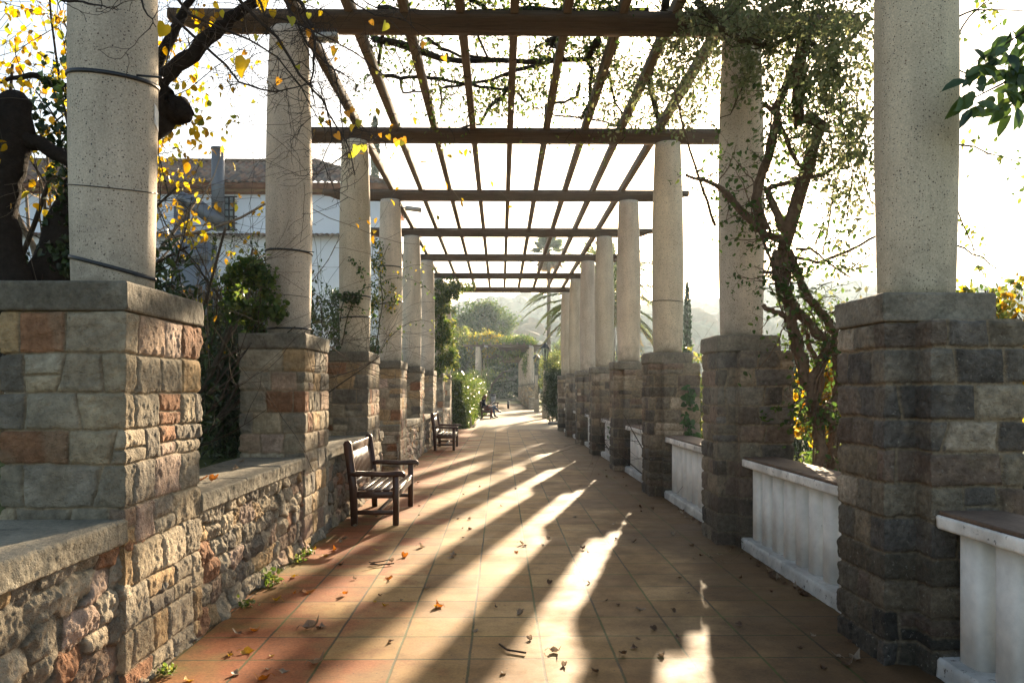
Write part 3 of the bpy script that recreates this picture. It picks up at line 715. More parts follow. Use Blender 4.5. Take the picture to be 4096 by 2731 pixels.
for a, b, nm in ((62.0, 65.6, 'masonry'),):
    o = masonry(nm, rect(2.3, 2.95, a, b), -.05, .80, .06, .04, coursed(77, -.03, .8, [(.42, .37, .29), (.36, .32, .26), (.45, .38, .3)], .13, .17, .2, .34, .01), M['stone_far'], q); o.location = (-2.6, -80, 0)
    o = masonry('coping', rect(2.27, 2.98, a-.03, b+.03), .80, .88, .1, .05, slabfn(3, (.2, .19, .15), .004), M['coping'], q, .01); o.location = (-2.6, -80, 0)
o = masonry('masonry', rect(2.45, 2.8, 66.4, 105), -.05, .78, .1, .06, rubble(91, PAL_L), M['stone_far'], q); o.location = (-2.6, -80, 0)
mb = MB(); mb.box(2.2, 3.0, 61.4, 62.0, -.02, .09, b=.01, col=(.25, .22, .17)); tag(mb.build('stone_step', M['coping']), 'pale stone step at the foot of the low block wall', 'step')

# ------------------------------------------------------------------ plants
G_DARK = [(.022, .045, .014), (.03, .06, .018), (.018, .035, .014), (.04, .07, .02)]
G_MID = [(.05, .09, .022), (.065, .105, .028), (.04, .07, .02), (.08, .11, .03)]
G_LITE = [(.10, .15, .035), (.13, .17, .04), (.08, .12, .03), (.16, .17, .045)]
YEL = [(.52, .36, .03), (.46, .27, .02), (.60, .44, .06), (.36, .31, .05), (.30, .17, .03)]
YG = [(.22, .24, .06), (.18, .20, .05), (.28, .26, .08), (.14, .17, .045)]
ORG = [(.55, .22, .03), (.50, .30, .03), (.62, .40, .04)]
BARK = (.055, .042, .032)
def grow(mb, rng, p, d, r, L, depth, tips, col=BARK, wig=.35, kids=(2, 4), bend=0.0, minr=.002, sides=5, grav=0.0, nodes=None):
    n = max(3, int(6 if depth > 0 else 5)); path, rad = [Vector(p)], [r]; d = Vector(d).normalized()
    for i in range(n):
        d = (d + Vector(rng.normal(0, wig/2, 3)) + Vector((0, 0, bend - grav))).normalized()
        path.append(path[-1] + d*L/n); rad.append(max(minr, r*(1-.62*(i+1)/n)))
    mb.tube(path, rad, sides if r > .01 else 3, col, cap=r > .02)
    tips.append((path[-1], d))
    if nodes is not None:
        for q in path[1:]: nodes.append(q)
    if depth <= 0: return
    for k in range(rng.integers(kids[0], kids[1]+1)):
        t = rng.uniform(.25, 1.0); i = min(n-1, int(t*n)); q = path[i].lerp(path[i+1], t*n-i if t*n-i < 1 else .9)
        s = Vector(rng.normal(0, 1, 3)); s = (s - d*s.dot(d)).normalized()
        nd = (d*rng.uniform(.4, .9) + s*rng.uniform(.6, 1.1)).normalized()
        grow(mb, rng, q, nd, max(minr, rad[i]*rng.uniform(.45, .7)), L*rng.uniform(.5, .8), depth-1, tips, col, wig, kids, bend, minr, sides, grav, nodes)
def clump_cloud(rng, c, r, n, nclump, cr, shell=.6, flat=0.0):
    """leaf positions in clumps spread through an ellipsoid"""
    u = rng.normal(size=(nclump, 3)); u /= np.linalg.norm(u, axis=1, keepdims=True); rad = rng.uniform(shell, 1, nclump)[:, None]**.7
    cc = u*rad
    if flat: cc[:, 2] = np.maximum(cc[:, 2], -flat)
    k = rng.integers(0, nclump, n); e = rng.normal(size=(n, 3)); e /= np.linalg.norm(e, axis=1, keepdims=True)
    sz = rng.uniform(.6, 1.4, nclump)[k][:, None]
    return np.array(c) + cc[k]*np.array(r) + e*(rng.uniform(.35, 1, (n, 1)))*cr*sz
def tree(name, label, base, h, crown, n, size, pal, seed, cat='tree', nclump=60, cr=.8, trunk=.16, group=None, mat='leaf', lean=(0, 0), shell=.35, kind=0, Wd=.6):
    rng = np.random.default_rng(seed); o = empty(name, base, label=label, cat=cat, group=group)
    mb = MB(); tips = []; top = h - crown[2]*.9
    pts = [(0, 0, -.1), (lean[0]*.3+.05, lean[1]*.3, top*.4), (lean[0]*.7-.05, lean[1]*.7, top*.75), (lean[0], lean[1], h-crown[2]*.6)]
    mb.tube(pts, [trunk, trunk*.85, trunk*.7, trunk*.4], 8, BARK)
    for k in range(7):
        a = rng.uniform(0, 2*pi); grow(mb, rng, Vector(pts[2]).lerp(Vector(pts[3]), rng.uniform(0, 1)), (cos(a), sin(a), .7), trunk*.4, max(crown)*.8, 2, tips, wig=.3, bend=.05)
    mb.build('trunk', M['bark'], o)
    ml = MB(); C = clump_cloud(rng, (lean[0], lean[1], h-crown[2]), crown, n, nclump, cr, shell)
    leaves(ml, rng, C, size, pal, Wd, kind); ml.build('crown', M[mat], o)
    return o
def shrub(name, label, base, r, h, n, size, pal, seed, cat='shrub', stems=7, cr=.22, mat='leaf_dark', group=None, kind=1, shoots=0, Wd=.4, nclump=40, up=0.0):
    rng = np.random.default_rng(seed); o = empty(name, base, label=label, cat=cat, group=group); mb = MB(); tips, nodes = [], []
    for k in range(stems):
        a = rng.uniform(0, 2*pi); grow(mb, rng, (r*.3*cos(a), r*.3*sin(a), -.1), (.4*cos(a), .4*sin(a), 1), .015, h*.8, 2, tips, wig=.25, nodes=nodes)
    ml = MB(); C = clump_cloud(rng, (0, 0, h*.52), (r, r, h*.5), n, nclump, cr, .2); C[:, 2] = np.abs(C[:, 2])
    leaves(ml, rng, C, size, pal, Wd, kind, droop=-.3-up)
    for k in range(shoots):
        a = rng.uniform(0, 2*pi); q = rng.uniform(0, r); x, y = q*cos(a), q*sin(a); ht = h*rng.uniform(.95, 1.3)
        path = [(x, y, h*.4), (x+rng.normal(0, .03), y, h*.7), (x+rng.normal(0, .06), y+rng.normal(0, .05), ht)]
        mb.tube(path, [.007, .005, .002], 3, (.05, .06, .02), cap=False)
        m = 46; t = rng.uniform(0, 1, m); CC = np.array([Vector(path[1]).lerp(Vector(path[2]), v) for v in t]) + rng.normal(0, .012, (m, 3))
        leaves(ml, rng, CC, size*.8, pal, Wd, kind, droop=-.9)
    mb.build('stems', M['bark'], o); ml.build('foliage', M[mat], o); return o

# dark shrubs behind the left wall
def LX(px, Z): return W(px, VY, Z).x
sh = [('oleander_shrub', 'dark narrow-leaved shrub filling the gap between the two nearest left piers', (-3.0, 6.3), .58, 1.9, 9000, .10, G_DARK, 0),
      ('oleander_shrub', 'dark shrub low behind the second left pier', (-2.95, 8.9), .45, 1.35, 5000, .09, G_DARK, 0),
      ('laurel_shrub', 'glossy shrub with tall upright shoots between the second and third left columns', (-3.05, 10.4), .62, 2.35, 12000, .07, G_MID+G_LITE+G_DARK, 18),
      ('laurel_shrub', 'leafy dark shrub between the third and fourth left columns', (-3.1, 15.6), .6, 2.6, 9000, .08, G_DARK+G_MID, 5),
      ('laurel_shrub', 'dark shrub leaning over the cap behind the fourth left column', (-2.95, 17.3), .5, 2.0, 4000, .10, G_DARK, 2),
      ('laurel_shrub', 'dark shrub behind the fifth left column', (-3.5, 20.8), .9, 2.0, 4500, .1, G_DARK, 0)]
for i, (nm, lb, (x, y), r, h, n, s, pal, sho) in enumerate(sh):
    shrub(nm, lb, (x, y, .72), r, h, n, s, pal, 40+i, shoots=sho, Wd=.28 if 'ole' in nm else .42, cr=.3)
def vine(name, label, paths, leafpts, size, pal, seed, cat='climbing vine', mat='leaf', col=(.08, .07, .03), kind=1, Wd=.6, droop=.3, group=None, twigs=0, twigL=.3, tw_leaves=4, origin=None, spread=.05):
    """paths: list of (points, radius0, radius1)"""
    rng = np.random.default_rng(seed); o = empty(name, paths[0][0][0] if origin is None else origin, label=label, cat=cat, group=group); inv = Vector(o.location)
    mb = MB(); ml = MB(); nodes = []
    for pts, r0, r1 in paths:
        P = [Vector(p) for p in pts]; Q = []
        for i in range(len(P)-1):
            m = 3 if len(P) < 12 else 1
            for k in range(m): Q.append(P[i].lerp(P[i+1], k/m) + Vector(rng.normal(0, max(r0*.25, .003), 3)))
        Q.append(P[-1]); mb.tube(Q, np.linspace(r0, r1, len(Q)), 7 if r0 > .02 else 4, col, rough=.15 if r0 > .02 else 0, rng=rng)
        for k in range(int(twigs*sum((Q[i+1]-Q[i]).length for i in range(len(Q)-1)))):
            i = rng.integers(0, len(Q)-1); tips = []
            grow(mb, rng, Q[i], rng.normal(0, 1, 3)+np.array([0, 0, .1]), min(.008, max(r1, .003)), twigL*rng.uniform(.5, 1.5), 1, tips, col, .6, (1, 3), nodes=nodes, minr=.0016)
        if not twigs: nodes += Q
    if tw_leaves and nodes:
        C = np.repeat(np.array([tuple(q) for q in nodes]), tw_leaves, 0); keep = rng.random(len(C)) < .75; C = C[keep] + rng.normal(0, spread, (keep.sum(), 3))
        leaves(ml, rng, C, size, pal, Wd, kind, droop)
    if leafpts is not None and len(leafpts): leaves(ml, rng, np.array(leafpts), size, pal, Wd, kind, droop)
    q = mb.build('stem', M['bark'], o); q.location = -inv
    if ml.n: q = ml.build('foliage', M[mat], o); q.location = -inv
    return o
rg = np.random.default_rng(77)
def box_pts(n, x0, x1, y0, y1, z0, z1, rng=rg): return np.stack([rng.uniform(x0, x1, n), rng.uniform(y0, y1, n), rng.uniform(z0, z1, n)], -1)
def px_path(lst, Z, sc=1.0, ox=0, oy=0):
    return [W(ox+p[0]*sc, oy+p[1]*sc, p[2] if len(p) > 2 else Z) for p in lst]
# bright green climber beside the second left column
C = clump_cloud(rg, W(1010, 1190, 7.6), (.26, .2, .42), 1700, 44, .10, .2)
vine('climbing_vine', 'bright green climber clinging beside the second left column', [(px_path([(1030, 1330), (1040, 1200), (1060, 1050)], 7.6), .012, .004), (px_path([(1060, 1330), (1020, 1200), (960, 1100)], 7.65), .01, .004)], C, .045, G_MID+G_LITE, 12, kind=2, tw_leaves=2, Wd=1.0)
# thin rambling stems on the third and fourth left columns
s5, o5x, o5y = .3189, 1200, 1000
vine('climbing_vine', 'thin rambling stems tied round the third left column', [(px_path([(520, 1200), (560, 1000), (600, 820), (640, 700), (700, 560), (800, 480), (900, 460)], 11.2, s5, o5x, o5y), .010, .004), (px_path([(820, 450), (800, 330), (760, 230), (700, 160), (620, 100)], 11.2, s5, o5x, o5y), .004, .002), (px_path([(600, 700), (740, 720), (860, 760), (960, 840)], 11.2, s5, o5x, o5y), .005, .002), (px_path([(510, 900), (520, 740), (560, 600), (620, 540), (740, 550)], 11.25, s5, o5x, o5y), .009, .004)], clump_cloud(rg, W(o5x+s5*630, o5y+s5*590, 11.2), (.12, .03, .08), 260, 14, .05), .05, G_DARK+G_MID, 13, tw_leaves=3, spread=.03)
vine('climbing_vine', 'leafy climber with yellowing leaves winding up the fourth left column', [(px_path([(940, 1330), (970, 1100), (1000, 900), (1040, 650), (1010, 400), (1000, 200), (1060, 60), (1110, -60)], 14.6, s5, o5x, o5y), .014, .004), (px_path([(1000, 1300), (1060, 1180), (1160, 1060), (1280, 960), (1400, 900), (1520, 880), (1640, 900), (1720, 990)], 14.5, s5, o5x, o5y), .008, .003), (px_path([(900, 460), (1000, 420), (1130, 360), (1280, 345), (1420, 380), (1540, 440), (1680, 560)], 14.5, s5, o5x, o5y), .006, .003), (px_path([(1040, 650), (1070, 560), (1010, 420), (930, 300), (910, 100), (920, -100)], 14.6, s5, o5x, o5y), .008, .004), (px_path([(1300, 230), (1420, 190), (1560, 185), (1690, 220)], 14.5, s5, o5x, o5y), .004, .002)], np.concatenate([clump_cloud(rg, W(o5x+s5*a, o5y+s5*b, 14.6), (.12, .08, .3), 130, 12, .09) for a, b in ((990, 220), (960, 60), (930, 560), (950, 800), (1140, 600))]), .055, G_MID+YG+YEL[:1], 14, tw_leaves=2, spread=.05)
# green curtain over the seventh and eighth left columns
cur = []
for (a, b, r, n) in ((1790, 1160, (.5, .5, .35), 1500), (1765, 1230, (.35, .5, .6), 1800), (1775, 1330, (.38, .5, .8), 1900), (1790, 1420, (.42, .5, .6), 1500), (1760, 1480, (.3, .5, .5), 900), (1830, 1150, (.7, .5, .18), 700)):
    cur.append(clump_cloud(rg, W(a, b, 25.3), r, n, 26, .16, .1))
vine('climbing_vine', 'green and yellow curtain of creeper hiding the last left columns', [(px_path([(1760, 1520), (1770, 1400), (1760, 1250), (1790, 1150), (1880, 1130)], 25.3), .03, .01), (px_path([(1740, 1520), (1750, 1350), (1770, 1180)], 25.4), .02, .01)], np.concatenate(cur), .085, G_MID+G_LITE+YG+G_MID, 15, tw_leaves=2, spread=.15, Wd=.5)

# hedge
M['leaf_pale'] = mat_leaf('leaf_pale', .5, .5, .4, .95)
M['leaf_hedge'] = mat_leaf('leaf_hedge', .4, .3, .8, 1.2)
def hedge():
    o = empty('hedge', (-1.80, 38, 0), -.022, label='tall clipped hedge with sunlit face behind the bench where two people sit', cat='hedge'); rng = np.random.default_rng(8)
    mb = MB(); ml = MB(); mb.box(-.43, .43, -6.8, 14, 0, 1.75, (.015, .02, .008), b=.1); mb.build('branches', M['bark'], o)
    n = 30000
    Y = -7 + 21.3*rng.random(n)**1.4; f = rng.random(n); X = np.where(f < .62, .42, rng.uniform(-.6, .42, n)); Z = np.where(f < .62, rng.uniform(.02, 2.0, n), np.where(f < .86, 2.02, rng.uniform(0, 2.0, n))); Y = np.where(f >= .86, -7.0, Y)
    P = np.stack([X, Y, Z], -1); P += .16*np.stack([noise3(Y*1.5, Z*1.5, 1, 4), X*0, noise3(Y*1.2, X*2, 3, 4)], -1) + rng.normal(0, .05, (n, 3)); P[:, 0] += .1*(1-P[:, 2]/2); P[:, 2] = np.abs(P[:, 2])
    leaves(ml, rng, P, .085, G_MID+G_LITE+G_LITE, .62, 0, 0.1); ml.build('foliage', M['leaf_hedge'], o)
hedge()
shrub('ivy_bush', 'ivy mound rising above the far end of the hedge', (-1.55, 53, 0), 1.1, 3.1, 5000, .14, G_MID+G_LITE, 60, kind=0, cr=.5, mat='leaf_dark')
shrub('bay_shrub', 'dark clipped evergreen beside the last right pier, in front of the lamp', (2.45, 36.6, 0), .56, 2.75, 9000, .10, G_DARK, 61, kind=0, cr=.32, nclump=60)
shrub('garden_shrub', 'pale green bushes right of the far lamp', (3.6, 50, 0), .9, 2.2, 3000, .13, G_MID+G_LITE, 62, kind=0, cr=.4, mat='leaf')
shrub('garden_shrub', 'light green bush behind the lamp post by the distant wall', (3.9, 60, 0), 1.2, 4.6, 5000, .16, G_LITE+YG, 63, kind=0, cr=.5, mat='leaf')
shrub('agave', 'spiky leaved plant at the foot of the distant left column', (-2.1, 63, 0), .5, 1.9, 260, .9, G_DARK, 64, kind=1, Wd=.07, stems=2, cr=.1, nclump=3, up=.8)

# trees beyond
tree('broadleaf_tree', 'large rounded green tree behind the distant pergola, left of centre', (-1.7, 92, 0), 11.8, (3.6, 3.2, 3.6), 16000, .30, G_MID+[(.09, .11, .03)], 201, nclump=130, cr=.85, trunk=.3)
tree('broadleaf_tree', 'green tree half hidden by the creeper curtain on the left', (-5.6, 88, 0), 10.8, (3.0, 3, 3.6), 9000, .30, G_MID, 202, nclump=80, cr=.9, trunk=.3)
tree('autumn_tree', 'yellowing tree in full sun left of the distant pergola', (-4.2, 72, 0), 7.3, (3.0, 2.2, 2.2), 7000, .22, YG+G_LITE, 203, nclump=90, cr=.5)
tree('autumn_tree', 'small yellow-leaved tree touching the distant pergola roof', (-1.6, 70, 0), 6.6, (1.9, 1.5, 1.1), 3800, .20, YG+YEL[:1], 204, nclump=60, cr=.4, trunk=.1)
tree('weeping_tree', 'dark weeping tree between the hedge and the distant pergola', (-3.1, 63, 0), 4.4, (.75, .8, 1.9), 5200, .2, G_DARK, 205, nclump=60, cr=.35, trunk=.1, mat='leaf_dark', Wd=.3)
tree('shade_tree', 'spreading tree with a bare leaning trunk left of the distant pergola', (-3.9, 68, 0), 5.4, (1.6, 1.5, 1.6), 3500, .2, G_MID, 206, nclump=40, cr=.5, trunk=.22, lean=(-.4, 0))
for k, (x, y, h, rx, pal, lb) in enumerate(((-4.5, 116, 8.5, 4.2, G_DARK, 'dark tree closing the far end of the path, left'), (.2, 121, 9.0, 4.0, G_DARK+G_LITE, 'tree with sunlit top closing the far end of the path, centre'), (4.3, 117, 8.0, 3.6, G_DARK, 'dark tree closing the far end of the path, right'), (8.5, 98, 6.0, 3.6, G_MID, 'green tree beyond the lamps and the right columns'), (13, 84, 5.5, 4.2, G_MID+YG, 'rounded tree beyond the right balustrades'), (-11, 98, 11, 4.5, G_MID, 'tall tree far left behind the white building'))):
    tree('evergreen_tree' if k < 3 else 'broadleaf_tree', lb, (x, y, 0), h, (rx, 3, h*.48), 8000, .34, pal, 220+k, nclump=80, cr=1.0, trunk=.3, shell=.2)
tree('wild_shrub', 'low dark thicket at the very end of the path', (.3, 114.5, 0), 2.6, (5, 1.2, 1.3), 4500, .3, G_DARK, 230, nclump=60, cr=.6, cat='thicket', trunk=.08)
# leaning limb seen through the far pergola
mb = MB(); mb.tube([(-2.0, 111, 0), (-1.2, 111, 2.3), (.2, 111, 3.9), (1.6, 111, 4.3)], [.22, .18, .13, .08], 7, BARK); mb.tube([(-.2, 111, 3.5), (.8, 111, 3.3), (1.7, 111, 2.8)], [.1, .08, .05], 6, BARK)
tag(mb.build('leaning_trunk', M['bark']), 'bare curved trunk leaning across the far end of the path', 'tree')
# creeper on the distant pergola
C = np.concatenate([clump_cloud(rg, (1.3, 74.6, 5.85), (2.2, 7.5, .5), 9000, 160, .38, .1), clump_cloud(rg, (-1.2, 76, 5.55), (1.8, 8, .2), 3500, 90, .3, .1), clump_cloud(rg, (2.6, 76, 4.0), (.35, 9, 1.3), 4500, 90, .25, .1), clump_cloud(rg, (.9, 70, 4.7), (1.7, 1.8, .3), 900, 60, .16, .1), clump_cloud(rg, (.3, 92, 5.6), (2.6, 13, .3), 7000, 150, .45, .1), clump_cloud(rg, (-2, 90, 3.4), (.4, 14, 1.5), 4000, 90, .3, .1)])
vine('creeper', 'thick golden green creeper heaped on the distant pergola roof', [([(3.0, 66.4, 0), (3.15, 66.4, 2.2), (3.1, 66.4, 3.6), (2.5, 66.4, 4.9), (1.5, 67, 5.4), (0, 68, 5.5)], .09, .03), ([(-2.3, 70, 0), (-2.2, 70, 3), (-1.6, 70, 5.3)], .05, .03)], C, .19, YG[:2]+G_MID+G_MID+G_LITE, 240, kind=0, tw_leaves=0, Wd=.5)

# cypresses
def cypress(label, base, h, r, seed, n=5000, size=.1, pal=G_DARK, name='cypress'):
    rng = np.random.default_rng(seed); o = empty(name, base, label=label, cat='cypress'); mb = MB(); mb.tube([(0, 0, -.2), (0, 0, h*.9)], [r*.25, .02], 6, BARK); mb.build('trunk', M['bark'], o)
    t = rng.random(n)**.9; z = .12*h + t*.88*h; rr = r*np.sin(np.clip(1-t, 0, 1)**.55*pi*.5+.05)*(.75+.25*noise3(t*9, rng.integers(0, 3, n)*0, 1, seed)); a = rng.uniform(0, 2*pi, n); rr = rr*(1+.18*noise3(np.cos(a)*2, np.sin(a)*2, z*1.5/r*.4, seed))*rng.uniform(.6, 1.05, n)
    ml = MB(); leaves(ml, rng, np.stack([rr*np.cos(a), rr*np.sin(a), z], -1), size, pal, .4, 0, droop=-1.4); ml.build('crown', M['leaf_dark'], o)
cypress('slim dark cypress beyond the nearest right balustrade, behind the twisted vine', (6.95, 18.5, -1.6), 4.4, .38, 301, 7000, .09)
cypress('thin cypress showing beside the third right column', (7.05, 30, -1.0), 6.5, .24, 302, 3500, .11)
tp = W(1500, 470, 52); cypress('tall dark cypress rising behind the white building roof', (tp.x, 52, 0), tp.z, .72, 303, 14000, .14, [(.03, .055, .03), (.04, .065, .035)])

# palms
def frond(mb, ml, rng, base, az, el, L, droop, pal, wid=.5, nl=70, lw=.045):
    P, p, d = [Vector(base)], Vector(base), Vector((cos(az)*cos(el), sin(az)*cos(el), sin(el)))
    n = 12
    for i in range(n):
        d = (d + Vector((0, 0, -droop/n*(1+i/n*1.4)))).normalized(); p = p + d*L/n; P.append(p)
    mb.tube(P, np.linspace(.035, .008, len(P)), 4, (.16, .13, .05), cap=False)
    C, D, N_, LL = [], [], [], []
    for k in range(nl):
        t = .1 + .9*k/nl; i = min(n-1, int(t*n)); q = P[i].lerp(P[i+1], t*n-i); dd = (P[i+1]-P[i]).normalized(); sd = dd.cross(Vector((0, 0, 1))).normalized(); upv = sd.cross(dd)
        for sgn in (-1, 1):
            v = (dd*.75 + sd*sgn*.8 + upv*.15 + Vector((0, 0, -.25)) + Vector(rng.normal(0, .07, 3))).normalized()
            C.append(q); D.append(v); N_.append(upv + sd*.3*sgn); LL.append(wid*(sin(pi*min(1, t*.8+.18))**.6)*rng.uniform(.85, 1.1))
    n2 = len(C); pal = np.array(pal); col = pal[rng.integers(0, len(pal), n2)]*rng.uniform(.8, 1.2, (n2, 1))
    V, T, c = leaf_arrays(np.array(C), np.array(D), np.array(N_), np.array(LL), lw/wid*2.2, col, 0); ml.add(V, [T], c)
def date_palm(label, base, h, L, seed, nf=46, name='date_palm', trunk=.28):
    rng = np.random.default_rng(seed); o = empty(name, base, label=label, cat='palm tree'); mt, mb, ml = MB(), MB(), MB()
    zz = np.linspace(-.3, h, 24); mt.lathe([(trunk*(1+.12*(k % 2)) if k < 23 else .05, z) for k, z in enumerate(zz)], sides=12, col=(.12, .09, .06)); mt.build('trunk', M['bark'], o, True)
    for k in range(nf):
        el = rng.uniform(-.2, 1.35); frond(mb, ml, rng, (0, 0, h), k*2.399+rng.normal(0, .1), el, L*rng.uniform(.85, 1.1), .98, [(.16, .15, .05), (.11, .13, .045), (.24, .17, .05)] if el < .25 else [(.10, .13, .05), (.13, .15, .05), (.08, .11, .04)])
    mb.build('frond_ribs', M['bark'], o); ml.build('fronds', M['leaf'], o)
tp = W(2405, 1235, 45); date_palm('broad date palm with arching fronds behind the right columns', (tp.x, 45, -1), tp.z+1, 5.0, 401, 46)
tp = W(2445, 1110, 62); date_palm('taller date palm glimpsed higher between the right columns', (tp.x, 62, -1), tp.z+1, 3.9, 402, 36)
def fan_palm(label, base, h, seed):
    rng = np.random.default_rng(seed); o = empty('fan_palm', base, label=label, cat='palm tree'); mt, ml = MB(), MB()
    mt.lathe([(.17+.02*(k % 2), z) for k, z in enumerate(np.linspace(-.3, h, 50))], sides=10, col=(.17, .13, .09)); 
    for k in range(42):
        az = k*2.399; el = rng.uniform(-1.2, 1.3); L = rng.uniform(.9, 1.35); d = Vector((cos(az)*cos(el), sin(az)*cos(el), sin(el))); c = Vector((0, 0, h)) + d*L
        mt.tube([(0, 0, h), c], [.02, .012], 3, (.12, .12, .05), cap=False)
        sd = d.cross(Vector((0, 0, 1))).normalized(); up = sd.cross(d); C, D, N_ = [], [], []
        for j in range(22):
            a = (j/21-.5)*4.0; v = d*cos(a) + sd*sin(a) + Vector((0, 0, -.35)); C.append(c); D.append(v); N_.append(up)
        dead = el < -.75; col = np.tile((.28, .20, .10) if dead else (.09, .13, .06), (22, 1))*rng.uniform(.8, 1.2, (22, 1))
        V, T, cc = leaf_arrays(np.array(C), np.array(D), np.array(N_), rng.uniform(.8, 1.05, 22), .16, col, 0); ml.add(V, [T], cc)
    mt.build('trunk', M['bark'], o); ml.build('fronds', M['leaf'], o)
tp = W(2195, 1010, 75); fan_palm('tall fan palm on a slender trunk, seen through the timber grid', (tp.x, 75, -1), tp.z+1, 403)
tp = W(2240, 1420, 100); fan_palm('short hazy fan palm beyond the lamps', (tp.x, 100, -1), tp.z+1, 404)

# ------------------------------------------------------------------ left side: pollards, bare trees, branches
def pollard(label, trunks, seed, stub=None, leafC=None, pal=G_DARK):
    rng = np.random.default_rng(seed); base = trunks[0][0][0]; o = empty('pollard_tree', base, label=label, cat='tree'); inv = Vector(base); mb = MB(); tips = []
    for pts, rad in trunks:
        P = [Vector(p) for p in pts]; Q, R = [], []
        for i in range(len(P)-1):
            for k in range(4): Q.append(P[i].lerp(P[i+1], k/4) + Vector(rng.normal(0, .008, 3))); R.append((rad[i]*(1-k/4)+rad[i+1]*k/4)*rng.uniform(.93, 1.1))
        Q.append(P[-1]); R.append(rad[-1]); mb.tube(Q, R, 14, (.022, .017, .014), rough=.08, rng=rng)
    q = mb.build('trunk', M['bark'], o, True); q.location = -inv
    if leafC is not None:
        ml = MB(); leaves(ml, rng, leafC[::2], .045, pal, .9, 2, .3); q = ml.build('ivy', M['leaf_dark'], o); q.location = -inv
    return o
pollard('black pollarded trunk with a knobbed head at the far left edge', [(px_path([(130, 1500), (95, 1250), (40, 1050), (15, 820), (45, 640), (55, 520), (40, 395)], 5.4), [.2, .13, .10, .09, .10, .13, .09]), (px_path([(60, 545), (150, 570), (240, 620), (330, 680)], 5.4), [.06, .05, .05, .035])], 501)
pollard('ivy covered leaning trunk half hidden by the nearest left column', [(px_path([(170, 1500), (200, 1200), (250, 1000), (330, 800), (420, 640), (560, 520), (640, 430), (700, 420)], 5.7), [.22, .19, .17, .14, .12, .13, .16, .13]), (px_path([(660, 440), (720, 440), (735, 470)], 5.7), [.10, .09, .06]),
        (px_path([(560, 500), (640, 330), (740, 240), (860, 130), (950, 60), (1080, -40), (1300, -160)], 5.6), [.07, .055, .05, .045, .04, .03, .02]), (px_path([(600, 300), (700, 120), (760, 0), (820, -100)], 5.7), [.05, .035, .025, .02]), (px_path([(380, 720), (300, 420), (260, 350), (120, 300), (-40, 330)], 5.8), [.05, .035, .03, .02, .012])], 502,
        leafC=np.concatenate([clump_cloud(rg, W(a, b, 5.6), (.16, .1, .2), n, 16, .07) for a, b, n in ((300, 700, 300), (310, 850, 300), (260, 950, 260), (200, 1050, 300), (300, 1080, 260), (330, 600, 160), (200, 430, 200), (290, 250, 150), (240, 500, 100))]))
def bare_tree(name, label, base, stems, seed, depth=3, r=.025, L=1.6, leafn=0, lsize=.08, pal=YEL, wig=.25, kids=(2, 4), col=(.10, .08, .06), zone=None, bend=.03, kind=1, Wd=.6):
    rng = np.random.default_rng(seed); o = empty(name, base, label=label, cat='tree'); mb = MB(); ml = MB(); nodes, tips = [], []
    for d, rr, LL in stems: grow(mb, rng, (0, 0, 0), d, rr, LL, depth, tips, col, wig, kids, bend, nodes=nodes)
    mb.build('trunk', M['bark'], o)
    if leafn:
        nd = np.array([tuple(q) for q in nodes]); nd = nd[rng.integers(0, len(nd), leafn)] + rng.normal(0, .03, (leafn, 3))
        if zone is not None:
            b = Vector(base); k = [i for i, q in enumerate(nd) if zone(q + np.array(tuple(b)))]; nd = nd[k]
        if len(nd): leaves(ml, rng, nd, lsize, pal, Wd, kind, droop=.8); ml.build('crown', M['leaf'], o)
    return o
b = W(690, 1400, 8.2)
bare_tree('bare_tree', 'half bare shrubby tree with a few yellow leaves between the nearest left columns', (b.x, b.y, .7), [((.5, .1, 1), .035, 2.4), ((.2, .0, 1), .03, 2.6), ((.7, .1, 1.0), .03, 2.0), ((-.1, .1, 1), .03, 2.6), ((.8, 0, .9), .025, 1.7), ((.5, .3, 1.3), .025, 2.4)], 511, 3, leafn=600, lsize=.06, kids=(3, 4), Wd=.55, zone=lambda q: q[0] < -2.75 and q[2] > 1.9)
b = W(330, 1400, 9.5)
bare_tree('bare_tree', 'pale stemmed bare tree behind the black trunks at far left', (b.x, b.y, .7), [((-.25, 0, 1), .06, 3.6), ((.1, 0, 1), .05, 3.4), ((-.6, .1, 1), .045, 3.4), ((.5, 0, 1.2), .04, 3.2), ((-.9, 0, 1), .04, 3.2)], 512, 3, leafn=900, lsize=.09, kids=(3, 4), col=(.22, .18, .14), zone=lambda q: q[2] > 3.4 or q[2] < 2.1)
b = W(-60, 700, 6.8)
bare_tree('yellow_leaved_tree', 'dense yellow autumn leaves hanging at the upper left corner', (b.x, b.y, b.z-1.5), [((.9, 0, 1.1), .03, 2.2), ((.5, 0, 1.4), .03, 2.4), ((1.3, 0, .8), .025, 2.0), ((.1, 0, 1), .03, 2.4), ((.8, .4, 1.2), .025, 2.2)], 513, 3, leafn=3600, lsize=.062, kids=(3, 4), col=BARK, kind=1, Wd=.72, zone=lambda q: q[2] > 2.9 and q[0] < -2.35 and (q[2] > 3.6 or q[0] < -3), pal=YEL+YEL+[(.25, .28, .04)])
